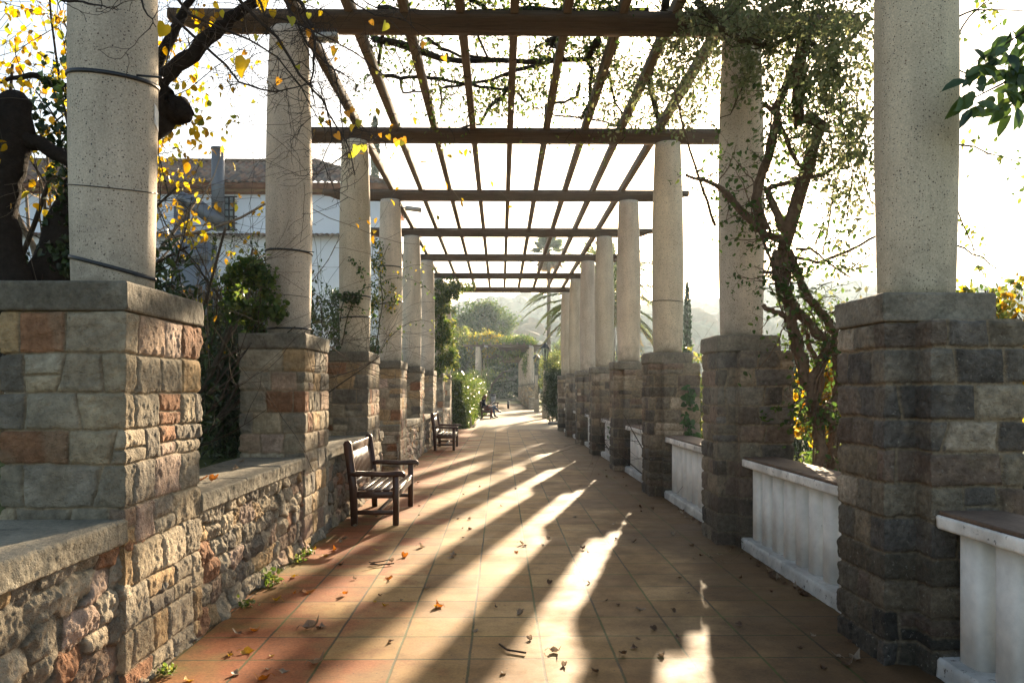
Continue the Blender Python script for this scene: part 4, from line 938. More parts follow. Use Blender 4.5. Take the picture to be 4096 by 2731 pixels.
# twigs with big yellow leaves hanging into the top left of the view
def twig_path(lst, Z): return px_path(lst, Z)
z8 = .3189
hang = [([(900, -60), (1010, 60), (1110, 150), (1200, 300), (1290, 400), (1330, 480), (1400, 600), (1420, 700)], .012), ([(1150, -60), (1230, 60), (1260, 160), (1255, 280), (1240, 330), (1260, 420)], .014), ([(1120, -80), (1160, 40), (1230, 180), (1340, 280), (1360, 420), (1375, 560), (1400, 660)], .008), ([(1010, -60), (1060, 60), (1180, 90), (1330, 160), (1450, 230), (1560, 330)], .009), ([(680, 60), (790, 160), (900, 260), (960, 330), (1090, 370), (1180, 350), (1260, 330)], .011), ([(700, -20), (760, 60), (900, 120), (1000, 160), (1110, 230), (1200, 340), (1300, 520)], .010), ([(1340, 280), (1420, 330), (1440, 450)], .004), ([(1300, 400), (1330, 560), (1290, 640), (1340, 760), (1420, 800)], .005), ([(1400, 0), (1500, 60), (1620, 80), (1700, 150)], .006), ([(550, -20), (590, 60), (625, 110)], .006), ([(250, 0), (330, 8), (410, 25), (470, 40)], .007), ([(690, 130), (670, 240), (650, 300), (625, 340)], .006), ([(1200, 60), (1290, 180), (1320, 300), (1370, 430), (1500, 560), (1560, 570)], .006)]
rng = np.random.default_rng(520)
paths = []; leafP = []
for lst, r in hang:
    Zq = rng.uniform(5.2, 5.7)
    if lst[0][0] < 600: Zq = 3.9
    paths.append((twig_path(lst, Zq), r, r*.3))
spots = [(985, 262, 60), (1110, 180, 25), (1160, 82, 30), (1055, 22, 45), (1090, 50, 25), (1245, 128, 30), (1345, 205, 28), (1330, 192, 18), (1120, 325, 22), (1285, 480, 22), (1310, 490, 20), (1385, 455, 22), (1370, 485, 24), (1415, 440, 18), (1440, 492, 26), (1345, 545, 26), (1430, 596, 30), (1455, 590, 24), (1412, 620, 24), (1590, 568, 26), (1610, 560, 22), (1550, 548, 18), (1480, 90, 18), (1545, 104, 30), (1280, 50, 18), (1350, 240, 16), (1030, 150, 20), (930, 240, 18), (1235, 60, 18), (1300, 460, 16), (1190, 270, 16), (1520, 540, 14), (1610, 572, 20), (662, 115, 44), (985, 215, 18), (1415, 510, 22), (1020, 410, 14), (920, 200, 16), (1700, 180, 22), (1775, 235, 22)]
lv = MB(); C, D, N_, LL, CL = [], [], [], [], []
for px, py, s in spots:
    Z = 3.75 if px == 662 else rng.uniform(5.0, 5.6); C.append(tuple(W(px, py-s*.5, Z))); D.append((rng.normal(0, .4), rng.normal(0, .3), -1)); N_.append((rng.normal(0, .5), -1, rng.normal(0, .4))); LL.append(s*1.35*Z/F); CL.append(rng.choice([0, 1, 2]))
palh = np.array([(.50, .36, .05), (.36, .36, .06), (.52, .28, .06)])
o = vine('hanging_twigs', 'dark drooping twigs with large yellow leaves across the top left of the view', paths, None, .05, YEL, 521, cat='branches', twigs=24, twigL=.24, tw_leaves=0, col=(.06, .05, .045))
V, T, c = leaf_arrays(np.array(C), np.array(D), np.array(N_), np.array(LL), .85, palh[CL]*rng.uniform(.85, 1.15, (len(C), 1)), 2); lv.add(V, [T], c)
q = lv.build('foliage', M['leaf'], o); q.location = -Vector(o.location)

# ------------------------------------------------------------------ canopy vine on the timber grid
def top_path(lst, z=5.42, sc=.6803, ox=1100, oy=0, dz=0.0):
    out = []
    for p in lst:
        px, py = ox+p[0]*sc, oy+p[1]*sc; Z = (z-EYE)*F/(VY-py); out.append(W(px, py, Z))
    return out
can = [([(580, 235), (700, 250), (840, 300), (960, 345), (1100, 355), (1300, 350), (1500, 355), (1680, 345), (1830, 350), (1870, 400), (1850, 500), (1850, 600), (1800, 700)], .055, .03), ([(1900, 230), (1860, 290), (1830, 350)], .07, .05), ([(560, 360), (600, 440), (740, 455), (880, 455), (1000, 475), (1110, 490), (1250, 520), (1360, 525), (1420, 540), (1470, 600)], .035, .018),
       ([(970, 520), (1110, 500), (1270, 470), (1370, 430), (1560, 380), (1700, 340)], .02, .04), ([(970, 520), (985, 600), (970, 670)], .022, .012), ([(735, 460), (750, 545), (820, 540), (930, 540)], .022, .014), ([(1370, 520), (1250, 640), (1210, 730), (1100, 750)], .035, .02), ([(1590, 690), (1590, 615), (1700, 600), (1780, 570), (1790, 500)], .02, .03),
       ([(630, 200), (620, 300), (600, 420)], .03, .025), ([(1000, 600), (1100, 660), (1230, 660)], .012, .01), ([(1640, 680), (1800, 690), (1950, 720), (2030, 745)], .018, .02), ([(900, 230), (980, 290), (1090, 330), (1250, 340)], .03, .02), ([(1000, 60), (1180, 180), (1250, 340)], .02, .02), ([(1150, 0), (1230, 40), (1240, 200)], .03, .02), ([(600, 60), (800, 70), (1100, 90), (1500, 60), (1900, 80), (2200, 60)], .05, .04), ([(1700, 210), (1600, 240), (1640, 270)], .04, .05), ([(2100, 750), (2000, 600), (1950, 400), (2020, 250)], .02, .03), ([(2250, 700), (2200, 450), (2250, 250), (2300, 0)], .05, .06)]
cp = [(top_path(l), a, b_) for l, a, b_ in can]
def canopy_pts(n, x0, x1, y0, y1, rng, z=5.45, thr=0.0, sd=4, sp=.08):
    X = rng.uniform(x0, x1, n*4); Y = rng.uniform(y0, y1, n*4); k = fbm(X*1.1, Y*1.1, 0, sd, 3) > thr; X, Y = X[k][:n], Y[k][:n]
    return np.stack([X, Y, z + rng.normal(0, sp, len(X))], -1)
rng = np.random.default_rng(530)
vine('canopy_vine', 'tangled leafy vine lying over the timber grid between the first three beams', [(a_, b_*.75, c_*.75) for a_, b_, c_ in cp], np.concatenate([canopy_pts(2600, -1.2, 3.2, 7.6, 9.6, rng, thr=.0), canopy_pts(1600, -.5, 3.2, 9.3, 11.6, rng, thr=.25), canopy_pts(2200, -2, 3, 6.6, 8.0, rng, thr=-.2)]), .05, G_MID+G_LITE+YG[:2], 531, tw_leaves=1, twigs=9, twigL=.5, col=(.05, .04, .03), spread=.06)
# twisted wisteria trunk beyond the balustrade
zt, ztx, zty = .574, 3000, 1000
z6, z6x = .7653, 2600
def wp(lst, Z=7.1): return px_path(lst, Z, zt, ztx, zty)
def wq(lst, Z=7.1): return px_path(lst, Z, z6, z6x, 0)
wis = [(wp([(490, 1620), (485, 1480), (470, 1200), (440, 1080), (410, 950), (360, 800), (320, 650), (270, 450), (215, 280), (190, 150), (195, 0)]), .075, .055), (wp([(575, 1620), (575, 1480), (590, 1230), (540, 1180), (450, 1150), (420, 1060)], 7.15), .065, .05), (wp([(520, 1170), (580, 1060), (625, 930), (600, 780), (590, 620), (565, 515), (480, 420), (400, 320), (350, 230), (310, 120), (270, 0)], 7.12), .05, .05), (wp([(430, 1060), (450, 900), (520, 720), (545, 640), (490, 590), (400, 500), (320, 420), (285, 360), (240, 200)], 7.05), .06, .05), (wp([(440, 1100), (500, 950), (470, 800), (400, 640), (370, 520)], 7.16), .04, .03), (wp([(300, 480), (260, 300), (250, 150), (240, 0)], 7.12), .06, .05)] + \
    [(wq([(700, 1290), (745, 1130), (790, 980), (830, 850), (870, 720), (885, 650), (830, 625), (775, 640), (765, 560), (790, 430), (800, 300), (820, 100)]), .075, .07), (wq([(600, 1200), (560, 1080), (565, 960), (600, 850), (640, 720), (660, 560), (720, 430), (760, 300)]), .06, .04), (wq([(700, 1245), (620, 1230), (560, 1190), (520, 1150), (400, 1010), (330, 960), (185, 915)]), .055, .018), (wq([(690, 1200), (650, 1080), (610, 980)]), .045, .04), (wq([(620, 985), (760, 940), (900, 920), (1000, 850), (1060, 760), (1170, 560)]), .03, .018), (wq([(740, 1340), (880, 1370), (1040, 1310), (1200, 1225), (1400, 1160)]), .022, .012), (wq([(760, 1300), (840, 1300), (900, 1350), (1050, 1450)]), .02, .01), (wq([(560, 1190), (610, 1300), (640, 1400)]), .022, .02), (wq([(340, 1180), (280, 1000), (230, 850), (170, 650), (120, 450)]), .02, .012), (wq([(600, 540), (660, 600), (740, 800), (800, 880)]), .03, .025), (wq([(590, 1425), (640, 1420)]), .02, .02), (wp([(90, 385), (170, 430), (250, 470)]), .03, .03), (wq([(900, 590), (960, 590), (1050, 700), (1100, 900), (1170, 1100)]), .015, .008), (wq([(1000, 850), (960, 1000), (930, 1200), (900, 1330)]), .012, .009)]
rs = np.random.default_rng(7); wis = [(a_, b_*.74, c_*.74) for a_, b_, c_ in wis]
for pts, r0, r1 in list(wis):
    if r0 < .033: continue
    P = [Vector(p) for p in pts]
    for k in range(5):
        ph = rs.uniform(0, 6.28); tw = rs.uniform(.4, 1.1); Q = []
        for i in range(len(P)-1):
            for m_ in range(3):
                t = i+m_/3; c_ = P[i].lerp(P[i+1], m_/3); R_ = (r0+(r1-r0)*t/len(P))*.93; a = ph+tw*t; Q.append(c_+Vector((cos(a)*R_, sin(a)*R_, 0)))
        wis.append((Q, .011, .008))
vine('wisteria', 'twisted double trunked old vine rising beyond the nearest right balustrade', wis, None, .05, G_MID, 540, twigs=3.2, twigL=.35, tw_leaves=1, col=(.15, .10, .068), spread=.04)
C = [clump_cloud(rng, W(a, b_, Z), r, n, nc, .12, .1) for a, b_, Z, r, n, nc in ((3150, 60, 6.8, (.9, 1.0, .42), 3000, 130), (3350, 150, 6.3, (.45, .8, .5), 1100, 60), (2900, 60, 7.6, (.6, .8, .35), 1900, 80), (3300, 330, 6.5, (.38, .6, .4), 700, 60), (3060, 260, 7.2, (.4, .6, .4), 650, 60), (3400, 560, 6.6, (.22, .4, .55), 520, 50), (3250, 480, 6.9, (.5, .5, .5), 500, 50), (2750, 180, 8.3, (.5, 1.0, .4), 1100, 60), (2560, 330, 9.2, (.7, 1.2, .5), 900, 70), (3450, 850, 6.6, (.18, .3, .4), 150, 20), (2700, 420, 9.2, (.5, .6, .4), 500, 40))]
vine('climbing_rose', 'dense small-leaved foliage mass hanging at the top right over the balustrades', [(wq([(250, 0), (350, 130), (480, 200), (620, 250), (760, 180), (900, 260), (1050, 200), (1150, 100)], 6.9), .03, .02), (wq([(980, 300), (1000, 600), (1060, 900), (1030, 1150), (1060, 1400)], 6.6), .009, .003), (wq([(900, 300), (1080, 500), (1100, 800), (1130, 1000)], 6.5), .009, .003), (wq([(860, 250), (940, 700), (980, 1000), (850, 1300)], 6.8), .009, .004), (wq([(700, 300), (500, 420), (420, 600), (300, 640)], 7.5), .008, .003), (wq([(300, 300), (280, 500), (220, 600), (260, 640)], 8.0), .008, .003), (wq([(1150, 1330), (1050, 1400), (980, 1470), (870, 1490)], 6.4), .006, .003)], np.concatenate(C), .048, [(.14, .175, .075), (.18, .20, .095), (.11, .14, .06), (.21, .21, .10)], 541, mat='leaf_pale', twigs=14, twigL=.45, tw_leaves=1, col=(.07, .06, .035), spread=.05, Wd=.55)  # leaf colours lightened to stand in for the veil of sun glare
# foreground leaves at the upper right corner, branches behind the nearest right column
rng = np.random.default_rng(550); o = empty('evergreen_branch', tuple(W(4200, 300, 4.4)), label='drooping branch of large dark leaves at the upper right corner', cat='branches'); inv = Vector(o.location)
mb = MB(); ml = MB()
for lst in ([(4250, 60), (4110, 120), (4000, 190), (3900, 250)], [(4250, 220), (4100, 290), (3980, 350), (3880, 400)], [(4250, 330), (4120, 350), (4040, 420)], [(4250, 150), (4150, 200), (4060, 260)]):
    P = px_path(lst, 4.2); mb.tube(P, np.linspace(.009, .003, len(P)), 5, BARK)
    for p in P[1:]:
        n = 10; D = rng.normal(size=(n, 3))*np.array([.8, .5, .25]) + np.array([-.25, 0, -.75]); N_ = np.stack([rng.normal(0, .6, n), -np.ones(n), rng.normal(.5, .4, n)], -1); C = np.tile(tuple(p), (n, 1)) + rng.normal(0, .045, (n, 3)); V, T, c = leaf_arrays(C, D, N_, rng.uniform(.10, .15, n), .42, np.array(G_DARK+G_MID)[rng.integers(0, 8, n)]*1.3, 1); ml.add(V, [T], c)
q = mb.build('stem', M['bark'], o); q.location = -inv; q = ml.build('foliage', M['leaf_dark'], o); q.location = -inv
vine('rose_sprays', 'thin sprays with tiny leaves against the sky right of the nearest right column', [(px_path(l, 5.2), .007, .003) for l in ([(3780, 90), (3900, 40), (4000, 40), (4150, 50)], [(3800, 200), (3880, 60), (3960, 0)], [(3780, 570), (3900, 590), (3980, 620), (4080, 650)], [(3790, 700), (3830, 850), (3890, 980), (3920, 1100)], [(3820, 980), (3930, 1030), (4020, 1100)], [(3790, 270), (3860, 290), (3960, 250), (4060, 280)])], None, .04, G_MID+YG, 551, cat='branches', twigs=7, twigL=.2, tw_leaves=1, col=(.07, .06, .04), spread=.03)
# shrubs and trees in the garden beyond the right balustrades
tree('autumn_shrub', 'yellow green leafed small tree right of the nearest right column', (W(4060, 1000, 7.8).x, 7.8, -.6), 3.3, (.85, .8, .75), 3600, .075, YG+YEL+G_LITE, 560, nclump=90, cr=.16, trunk=.05, kind=1, shell=.1)
tree('autumn_shrub', 'orange and yellow leafed small tree behind the twisted vine', (W(3400, 1300, 11).x, 11, -1.0), 3.15, (.75, .7, .85), 3600, .095, YEL+YG+ORG, 561, nclump=70, cr=.2, trunk=.05, kind=2, Wd=.9, shell=.1)
for k, (px, Z, h, r, pal, lb) in enumerate(((3200, 8.9, 1.45, .5, G_LITE, 'bright low leafy plants behind the nearest right balustrade'), (3340, 7.6, 1.5, .3, G_LITE+G_MID, 'lush green leaves at the foot of the twisted vine'), (2770, 12.2, 2.6, .35, G_MID+YG, 'climber and bush between the second and third right piers'), (3420, 9.0, 1.5, .5, G_MID+G_LITE, 'green bush behind the balustrade next to the nearest right pier'), (2560, 17.0, 2.3, .6, G_MID, 'bush between the third and fourth right piers'), (2440, 22, 2.0, .7, G_MID+G_LITE, 'bush between the fourth and fifth right piers'))):
    p = W(px, VY, Z); shrub('garden_shrub', lb, (p.x, Z, -.6), r, h, 3200, .085, pal, 570+k, kind=1, cr=.2, mat='leaf', Wd=.5)
ivyC = np.concatenate([clump_cloud(rng, W(2150+.4144*a, 1350+.4144*b_, 10.98), (.03, .02, .12), 14, 8, .05) for a, b_ in ((1455, 520), (1480, 590), (1490, 640), (1450, 820), (1480, 880), (1510, 930))])
vine('ivy', 'ivy sprig hanging on the third right pier', [(px_path([(1440, 480), (1470, 600), (1500, 660), (1540, 700)], 10.98, .4144, 2150, 1350), .004, .002), (px_path([(1440, 800), (1480, 890), (1520, 940)], 10.98, .4144, 2150, 1350), .004, .002)], ivyC, .075, [(.07, .14, .05), (.05, .11, .04)], 580, tw_leaves=0, kind=2, Wd=1.0)

# ------------------------------------------------------------------ white building
BZ = 36.0
bd = empty('white_building', (-14, BZ, 0), label='white rendered building with tiled roof behind the left columns', cat='building'); invb = -Vector(bd.location)
def PB(o): o.location = invb; return o
xr = W(1512, 1000, BZ).x; EZ = W(0, 772, BZ).z; RZ = W(0, 655, BZ+3.6).z; BAND = W(0, 945, BZ).z
mb = MB(); mb.box(-34, xr, BZ, BZ+6.5, -.5, EZ-.02); PB(mb.build('wall', M['stucco'], bd))
hipx_ = W(1254, 655, BZ+3.2).x - .3; mb = MB()
for k, (a, b_) in enumerate(((.10, .18), (.26, .20), (.42, .22))): mb.box(-34, xr+a, BZ-a, BZ+6.5, EZ-.02+.10*k-.01, EZ-.02+.10*(k+1)-.02+(.15 if k == 2 else 0), (.26, .12, .07) if k != 1 else (.36, .22, .12))
mb.prism([(BZ-.36, EZ+.22), (BZ+3.3, RZ-.12), (BZ+6.9, EZ+.22)], 'x', -33.9, hipx_); PB(mb.build('cornice', M['tile_roof'], bd))
def tiled(x0, x1f, y0, z0, y1, z1, nv, pitch=.26, amp=.075):
    """sloping tile field from eave (y0,z0) up to ridge (y1,z1); x1f(t) right edge"""
    nu = int((x1f(0)-x0)/.04); V, C = [], []; mbx = MB()
    v = np.linspace(0, 1, nv*2+1); rows = np.repeat(v, 1)
    u = x0 + np.arange(nu)*.04; U, T = np.meshgrid(u, rows); right = x1f(T); U = np.minimum(U, right)
    Y = y0+(y1-y0)*T; Z = z0+(z1-z0)*T + amp*np.abs(np.sin(pi*U/pitch)) + .05*(1-((T*nv) % 1.0)) ; Z = np.where(T > .999, z1+.03, Z)
    cc = np.array([(.22, .12, .075), (.28, .16, .10), (.17, .11, .08), (.24, .17, .12), (.13, .10, .08)]); id_ = (_hash(np.floor(U/pitch).astype(int), np.floor(T*nv).astype(int), 0, 5)*5).astype(int)
    C = cc[id_]; m = U.shape[1]; i = np.arange(U.shape[0]-1)[:, None]*m; j = np.arange(m-1)[None]
    mbx.add(np.stack([U, Y, Z], -1).reshape(-1, 3), [np.stack([i+j, i+j+1, i+m+j+1, i+m+j], -1).reshape(-1, 4)], C.reshape(-1, 3)); return mbx
e0 = EZ+.29
hipx = W(1254, 655, BZ+3.2).x
mbr = tiled(-34, lambda t: (xr+.55) + (hipx-xr-.55)*t, BZ-.55, e0, BZ+3.3, RZ, 14, .30, .11)
# right hip slope
nv, nw = 33, 90; tv = np.linspace(0, 1, nv); wv = np.linspace(0, 1, nw); TT, WW = np.meshgrid(tv, wv, indexing='ij')
ya = (BZ-.55) + (3.85)*TT; yb = (BZ+7.05) - 3.75*TT; YY = ya + (yb-ya)*WW; XX = (xr+.55) + (hipx-xr-.55)*TT; ZZ = e0 + (RZ-e0)*TT + .07*np.abs(np.sin(pi*YY/.26))
i = np.arange(nv-1)[:, None]*nw; j = np.arange(nw-1)[None]; mbr.add(np.stack([XX, YY, ZZ], -1).reshape(-1, 3), [np.stack([i+j, i+j+1, i+nw+j+1, i+nw+j], -1).reshape(-1, 4)], (.22, .13, .085))
mbr.tube([(xr+.5, BZ-.5, e0+.1), (hipx, BZ+3.3, RZ+.12)], .11, 8, (.2, .13, .09)); mbr.tube([(hipx, BZ+3.3, RZ+.1), (-34, BZ+3.3, RZ+.1)], .11, 8, (.2, .13, .09))
PB(mbr.build('roof', M['tile_roof'], bd))
PB(tiled(-34, lambda t: xr+.02+0*t, BZ-.42, BAND-.08, BZ-.0, BAND+.12, 2, .24, .07).build('string_course', M['tile_roof'], bd))
mb = MB(); a_ = W(898, 788, BZ-.03); b_ = W(936, 920, BZ-.03)
for t in (0, .5, 1): mb.box(a_.x+(b_.x-a_.x)*t-.03, a_.x+(b_.x-a_.x)*t+.03, BZ-.09, BZ-.03, b_.z, a_.z)
for t in np.linspace(0, 1, 6): mb.box(a_.x-.15, b_.x+.15, BZ-.10, BZ-.04, b_.z+(a_.z-b_.z)*t-.025, b_.z+(a_.z-b_.z)*t+.025)
PB(mb.build('window_grille', M['metal'], bd))
mb = MB(); mb.box(a_.x, b_.x, BZ-.025, BZ+.01, b_.z, a_.z); PB(mb.build('window', M['glass'], bd))
# grey ventilation ducts in front of it
dz = BZ-1.6; o = empty('ventilation_duct', tuple(W(730, 1200, dz)), label='fat grey metal duct with a sloping elbow and tall flue before the white building', cat='duct'); inv = Vector(o.location)
mb = MB(); mb.tube(px_path([(728, 1300), (728, 1000), (728, 830)], dz), .33, 20, (.1, .1, .1)); q = mb.build('riser', M['zinc'], o, True); q.location = -inv
mb = MB(); mb.tube(px_path([(715, 830), (735, 795), (775, 815), (840, 865), (880, 895)], dz-.05), [.30, .32, .32, .32, .3], 20); q = mb.build('elbow', M['zinc'], o, True); q.location = -inv
mb = MB(); mb.tube(px_path([(872, 920), (872, 750), (872, 595)], dz+.3), .27, 20); mb.tube(px_path([(872, 600), (872, 592)], dz+.3), .3, 20); q = mb.build('flue', M['zinc'], o, True); q.location = -inv
a_ = W(690, 1060, dz-1); b_ = W(850, 970, dz-1); mb = MB(); mb.box(a_.x, b_.x, dz-1.2, dz-.4, 2.5, b_.z, b=.05); mb.box(a_.x+.1, b_.x-.1, dz-1.23, dz-1.2, b_.z-.9, b_.z-.15); tag(mb.build('air_handler', M['zinc']), 'grey ventilation cabinet below the fat duct', 'machine')
# reed screen
o = empty('reed_fence', (-6.2, 10.4, .7), label='brown reed screen fence behind the half bare tree', cat='fence'); rr_ = np.random.default_rng(5)
mb = MB()
for k in range(360):
    x = -3.3 + 6.4*k/360; h = 2.12 + rr_.uniform(-.08, .05); mb.tube([(x, rr_.uniform(-.02, .02), 0), (x+rr_.normal(0, .012), rr_.uniform(-.02, .02), h)], .011, 4, (.2, .15, .1), cap=False)
mb.build('reeds', M['reed'], o); mb = MB(); mb.box(-3.3, 3.1, -.05, -.025, .5, .54); mb.box(-3.3, 3.1, -.05, -.025, 1.7, 1.74); mb.build('rail', M['reed'], o)

# ------------------------------------------------------------------ benches
def make_bench(length=1.5):
    o = empty('park_bench'); mw, ms = M['bench'], M['bench_slat']; yy = (0.0, length-.065)
    for k, y in enumerate(yy):
        # back leg with raked upper part, local x towards the seat front
        mb = MB(); poly = [(0, 0), (.065, 0), (.065, .40), (.0, .90), (-.012, .925), (-.04, .94), (-.07, .93), (-.085, .90), (-.02, .42)]
        mb.prism(poly, 'y', y, y+.065); mb.build('back_leg', mw, o)
        mb = MB(); mb.box(.46, .525, y, y+.065, 0, .56, b=.006); mb.build('front_leg', mw, o)
        mb = MB(); pr = [(-.03, .575), (.06, .60), (.2, .596), (.36, .588), (.50, .60), (.56, .598), (.59, .58), (.60, .55), (.585, .53), (.55, .545), (.40, .535), (.2, .545), (.0, .545), (-.02, .54)]
        mb.prism([(p, q_) for p, q_ in pr][::-1], 'y', y-.008, y+.073); mb.build('armrest', mw, o)
        mb = MB(); mb.box(.067, .458, y+.01, y+.055, .30, .375, b=.004); mb.build('side_rail', mw, o)
        mb = MB(); mb.box(.067, .458, y+.012, y+.052, .12, .165, b=.004); mb.build('stretcher', mw, o)
    for k in range(5):
        x = .075 + k*.092; mb = MB(); z = .385 - .012*sin(k/4*pi); mb.box(x, x+.074, -.0+.0, length, z, z+.024, b=.006)
        if k == 4: x = .443
        mb.build('seat_slat', ms, o)
    mb = MB(); mb.box(.475, .51, .067, length-.067, .30, .378, b=.004); mb.build('apron', mw, o)
    mb = MB(); mb.box(.27, .31, .055, length-.055, .125, .16, b=.004); mb.build('stretcher', mw, o)
    def raked(z): return .035 - (z-.40)*.13
    Mt = Matrix.Translation((0, 0, 0)) 
    mb = MB(); 
    xt = raked(.88)-.02; mb.box(xt-.018, xt+.018, .067, length-.067, .80, .90, b=.008); mb.build('top_rail', ms, o)
    xt = raked(.47)-.01; mb.box(xt-.015, xt+.018, .067, length-.067, .43, .49, b=.006); mb.build('lower_rail', ms, o)
    n = 17
    for k in range(n):
        y = .10 + (length-.2)*k/(n-1); mb = MB(); x0, x1 = raked(.47)-.012, raked(.82)-.022
        mb.prism([(x0-.006, .49), (x0+.008, .49), (x1+.008, .80), (x1-.006, .80)], 'y', y-.017, y+.017); mb.build('back_slat', ms, o)
    return o
b0 = make_bench(); b0.location = (-1.655, 8.82, 0); tag(b0, 'nearest dark brown wooden bench, against the left wall by its opening', 'bench')
for (x, y, lb, rz) in ((-1.655, 19.7, 'second dark wooden bench, empty, beside the fifth left pier', 0), (-1.02, 41.5, 'wooden bench before the hedge with two people on it', 0), (-.72, 57, 'far wooden bench beside the grey tub, past the seated people', 0)):
    c = copy_tree(b0); c.location = (x, y, 0); tag(c, lb, 'bench')

# ------------------------------------------------------------------ people on the third bench
def skin_mesh(name, joints, edges, radii, mat, parent, sub=2):
    me = bpy.data.meshes.new(name); me.from_pydata([tuple(j) for j in joints], edges, []); o = bpy.data.objects.new(name, me); COL.objects.link(o)
    m = o.modifiers.new('s', 'SKIN'); m.use_smooth_shade = True
    for v, r in zip(me.skin_vertices[0].data, radii):
        v.radius = (r, r) if np.ndim(r) == 0 else r
    me.skin_vertices[0].data[0].use_root = True
    s = o.modifiers.new('u', 'SUBSURF'); s.levels = sub; s.render_levels = sub
    dg = bpy.context.evaluated_depsgraph_get(); dg.update(); nm = bpy.data.meshes.new_from_object(o.evaluated_get(dg)); bpy.data.objects.remove(o)
    nm.materials.clear(); q = link(name, nm, mat, parent); nm.polygons.foreach_set('use_smooth', np.ones(len(nm.polygons), bool)); return q
def hand_chain(w, d, up, side):
    """wrist w, direction d -> joints, edges, radii for palm, 4 fingers, thumb"""
    w, d, up, side = Vector(w), Vector(d).normalized(), Vector(up).normalized(), Vector(side).normalized()
    J = [w, w+d*.045, w+d*.08]; E = [(0, 1), (1, 2)]; R = [(.026, .02), (.032, .018), (.036, .016)]
    for k, ln in enumerate((.066, .075, .07, .055)):
        s = side*(.028-.019*k); b = len(J); J += [w+d*.09+s, w+d*(.09+ln*.5)+s*1.1-up*.008, w+d*(.09+ln*.9)+s*1.1-up*.03]; E += [(2, b), (b, b+1), (b+1, b+2)]; R += [.0095, .009, .0075]
    b = len(J); J += [w+d*.03+side*.035, w+d*.065+side*.05-up*.012]; E += [(1, b), (b, b+1)]; R += [.012, .009]
    return J, E, R
def person(label, ox, oy, crossed, hair_col, jacket, legs_mat, boots):
    o = empty('person', (ox, oy, 0), label=label, cat='person')
    # local frame: +x towards the path (facing), y along the bench
    hip = (.17, 0, .50); chest = (.10, 0, .86); neck = (.16, 0, 1.04); head = (.225, 0, 1.17)
    J = [hip, (.13, 0, .66), chest, (.12, 0, .98), neck, (.20, 0, 1.10), head, (.225, 0, 1.235)]; E = [(i, i+1) for i in range(7)]
    R = [(.15, .12), (.13, .105), (.15, .105), (.11, .08), .052, .058, (.078, .095), (.055, .065)]
    def arm(sy, hand):
        b = len(J); s = (.115, sy*.19, .95); el = (.20, sy*.235, .69); wr = hand; J.extend([s, el, wr]); E.extend([(3, b), (b, b+1), (b+1, b+2)]); R.extend([.055, .042, .028])
        hj, he, hr = hand_chain(Vector(wr)+Vector((.02, -sy*.005, .01)), (.8, -sy*.35, .15), (0, 0, 1), (0, -sy, .2)); nb = len(J); J.extend(hj); R.extend(hr); E.append((b+2, nb)); E.extend([(p+nb, q_+nb) for p, q_ in he])
    arm(1, (.40, .10, .66)); arm(-1, (.38, -.10, .655))
    # legs
    def leg(sy, knee, ank, toe):
        b = len(J); J.extend([(.22, sy*.09, .49), knee, ((knee[0]+ank[0])/2-.01, (knee[1]+ank[1])/2, (knee[2]+ank[2])/2), ank, toe]); E.extend([(0, b), (b, b+1), (b+1, b+2), (b+2, b+3), (b+3, b+4)]); R.extend([.085, .062, .052, .036, .03]); return b
    if crossed: L = [leg(1, (.62, .06, .50), (.70, .05, .10), (.84, .05, .045)), leg(-1, (.66, -.03, .64), (.88, .02, .36), (1.02, .02, .31))]
    else: L = [leg(1, (.52, .10, .48), (.50, .12, .10), (.64, .12, .04)), leg(-1, (.54, -.10, .48), (.53, -.12, .10), (.67, -.12, .04))]
    skin_mesh('body', J, E, R, M['skin'], o)
    # clothes follow the same joints, a little fuller
    jj = J[:4] + [(.13, 0, 1.0)]; je = [(0, 1), (1, 2), (2, 3), (3, 4)]; jr = [(.18, .15), (.16, .13), (.18, .13), (.14, .10), (.075, .07)]
    for sy in (1, -1):
        b = len(jj); jj += [(.115, sy*.19, .955), (.20, sy*.235, .69), (.365, sy*.125, .665)]; je += [(3, b), (b, b+1), (b+1, b+2)]; jr += [.07, .057, .044]
    skin_mesh('jacket', jj, je, jr, M[jacket], o)
    tj = [(.15, 0, .48)]; te = []; tr = [(.17, .13)]
    for b0_ in L:
        b = len(tj); tj += [J[b0_], J[b0_+1], J[b0_+2], tuple(Vector(J[b0_+3])+Vector((0, 0, .05)))]; te += [(0, b), (b, b+1), (b+1, b+2), (b+2, b+3)]; tr += [.10, .076, .066, .056]
    skin_mesh('trousers', tj, te, tr, M[legs_mat], o)
    for b0_ in L:
        a, t = Vector(J[b0_+3]), Vector(J[b0_+4]); d = (t-a).normalized(); dn = Vector((d.z*.7 if crossed else 0, 0, -1)).normalized()
        heel = a + Vector((-.035, 0, -.035)); skin_mesh('boot', [a+Vector((0, 0, .09)), a, heel, a.lerp(t, .5)+Vector((.0, 0, .0)), t+Vector((.05, 0, -.005))], [(0, 1), (1, 2), (1, 3), (3, 4)], [.052, .048, .036, .042, .03], M[boots], o)
    # hair: cap on the skull and long locks down the back and beside the face
    hj = [(.20, 0, 1.21), (.15, 0, 1.16), (.10, 0, 1.05), (.075, 0, .92), (.07, 0, .80), (.235, 0, 1.265), (.23, .075, 1.17), (.23, .085, 1.05), (.24, .08, .93), (.23, -.075, 1.17), (.23, -.085, 1.05), (.24, -.08, .93)]
    he = [(0, 1), (1, 2), (2, 3), (3, 4), (0, 5), (0, 6), (6, 7), (7, 8), (0, 9), (9, 10), (10, 11)]
    skin_mesh('hair', hj, he, [(.098, .105), (.10, .09), .09, .08, .05, .06, .035, .038, .022, .035, .038, .022], M[hair_col], o)
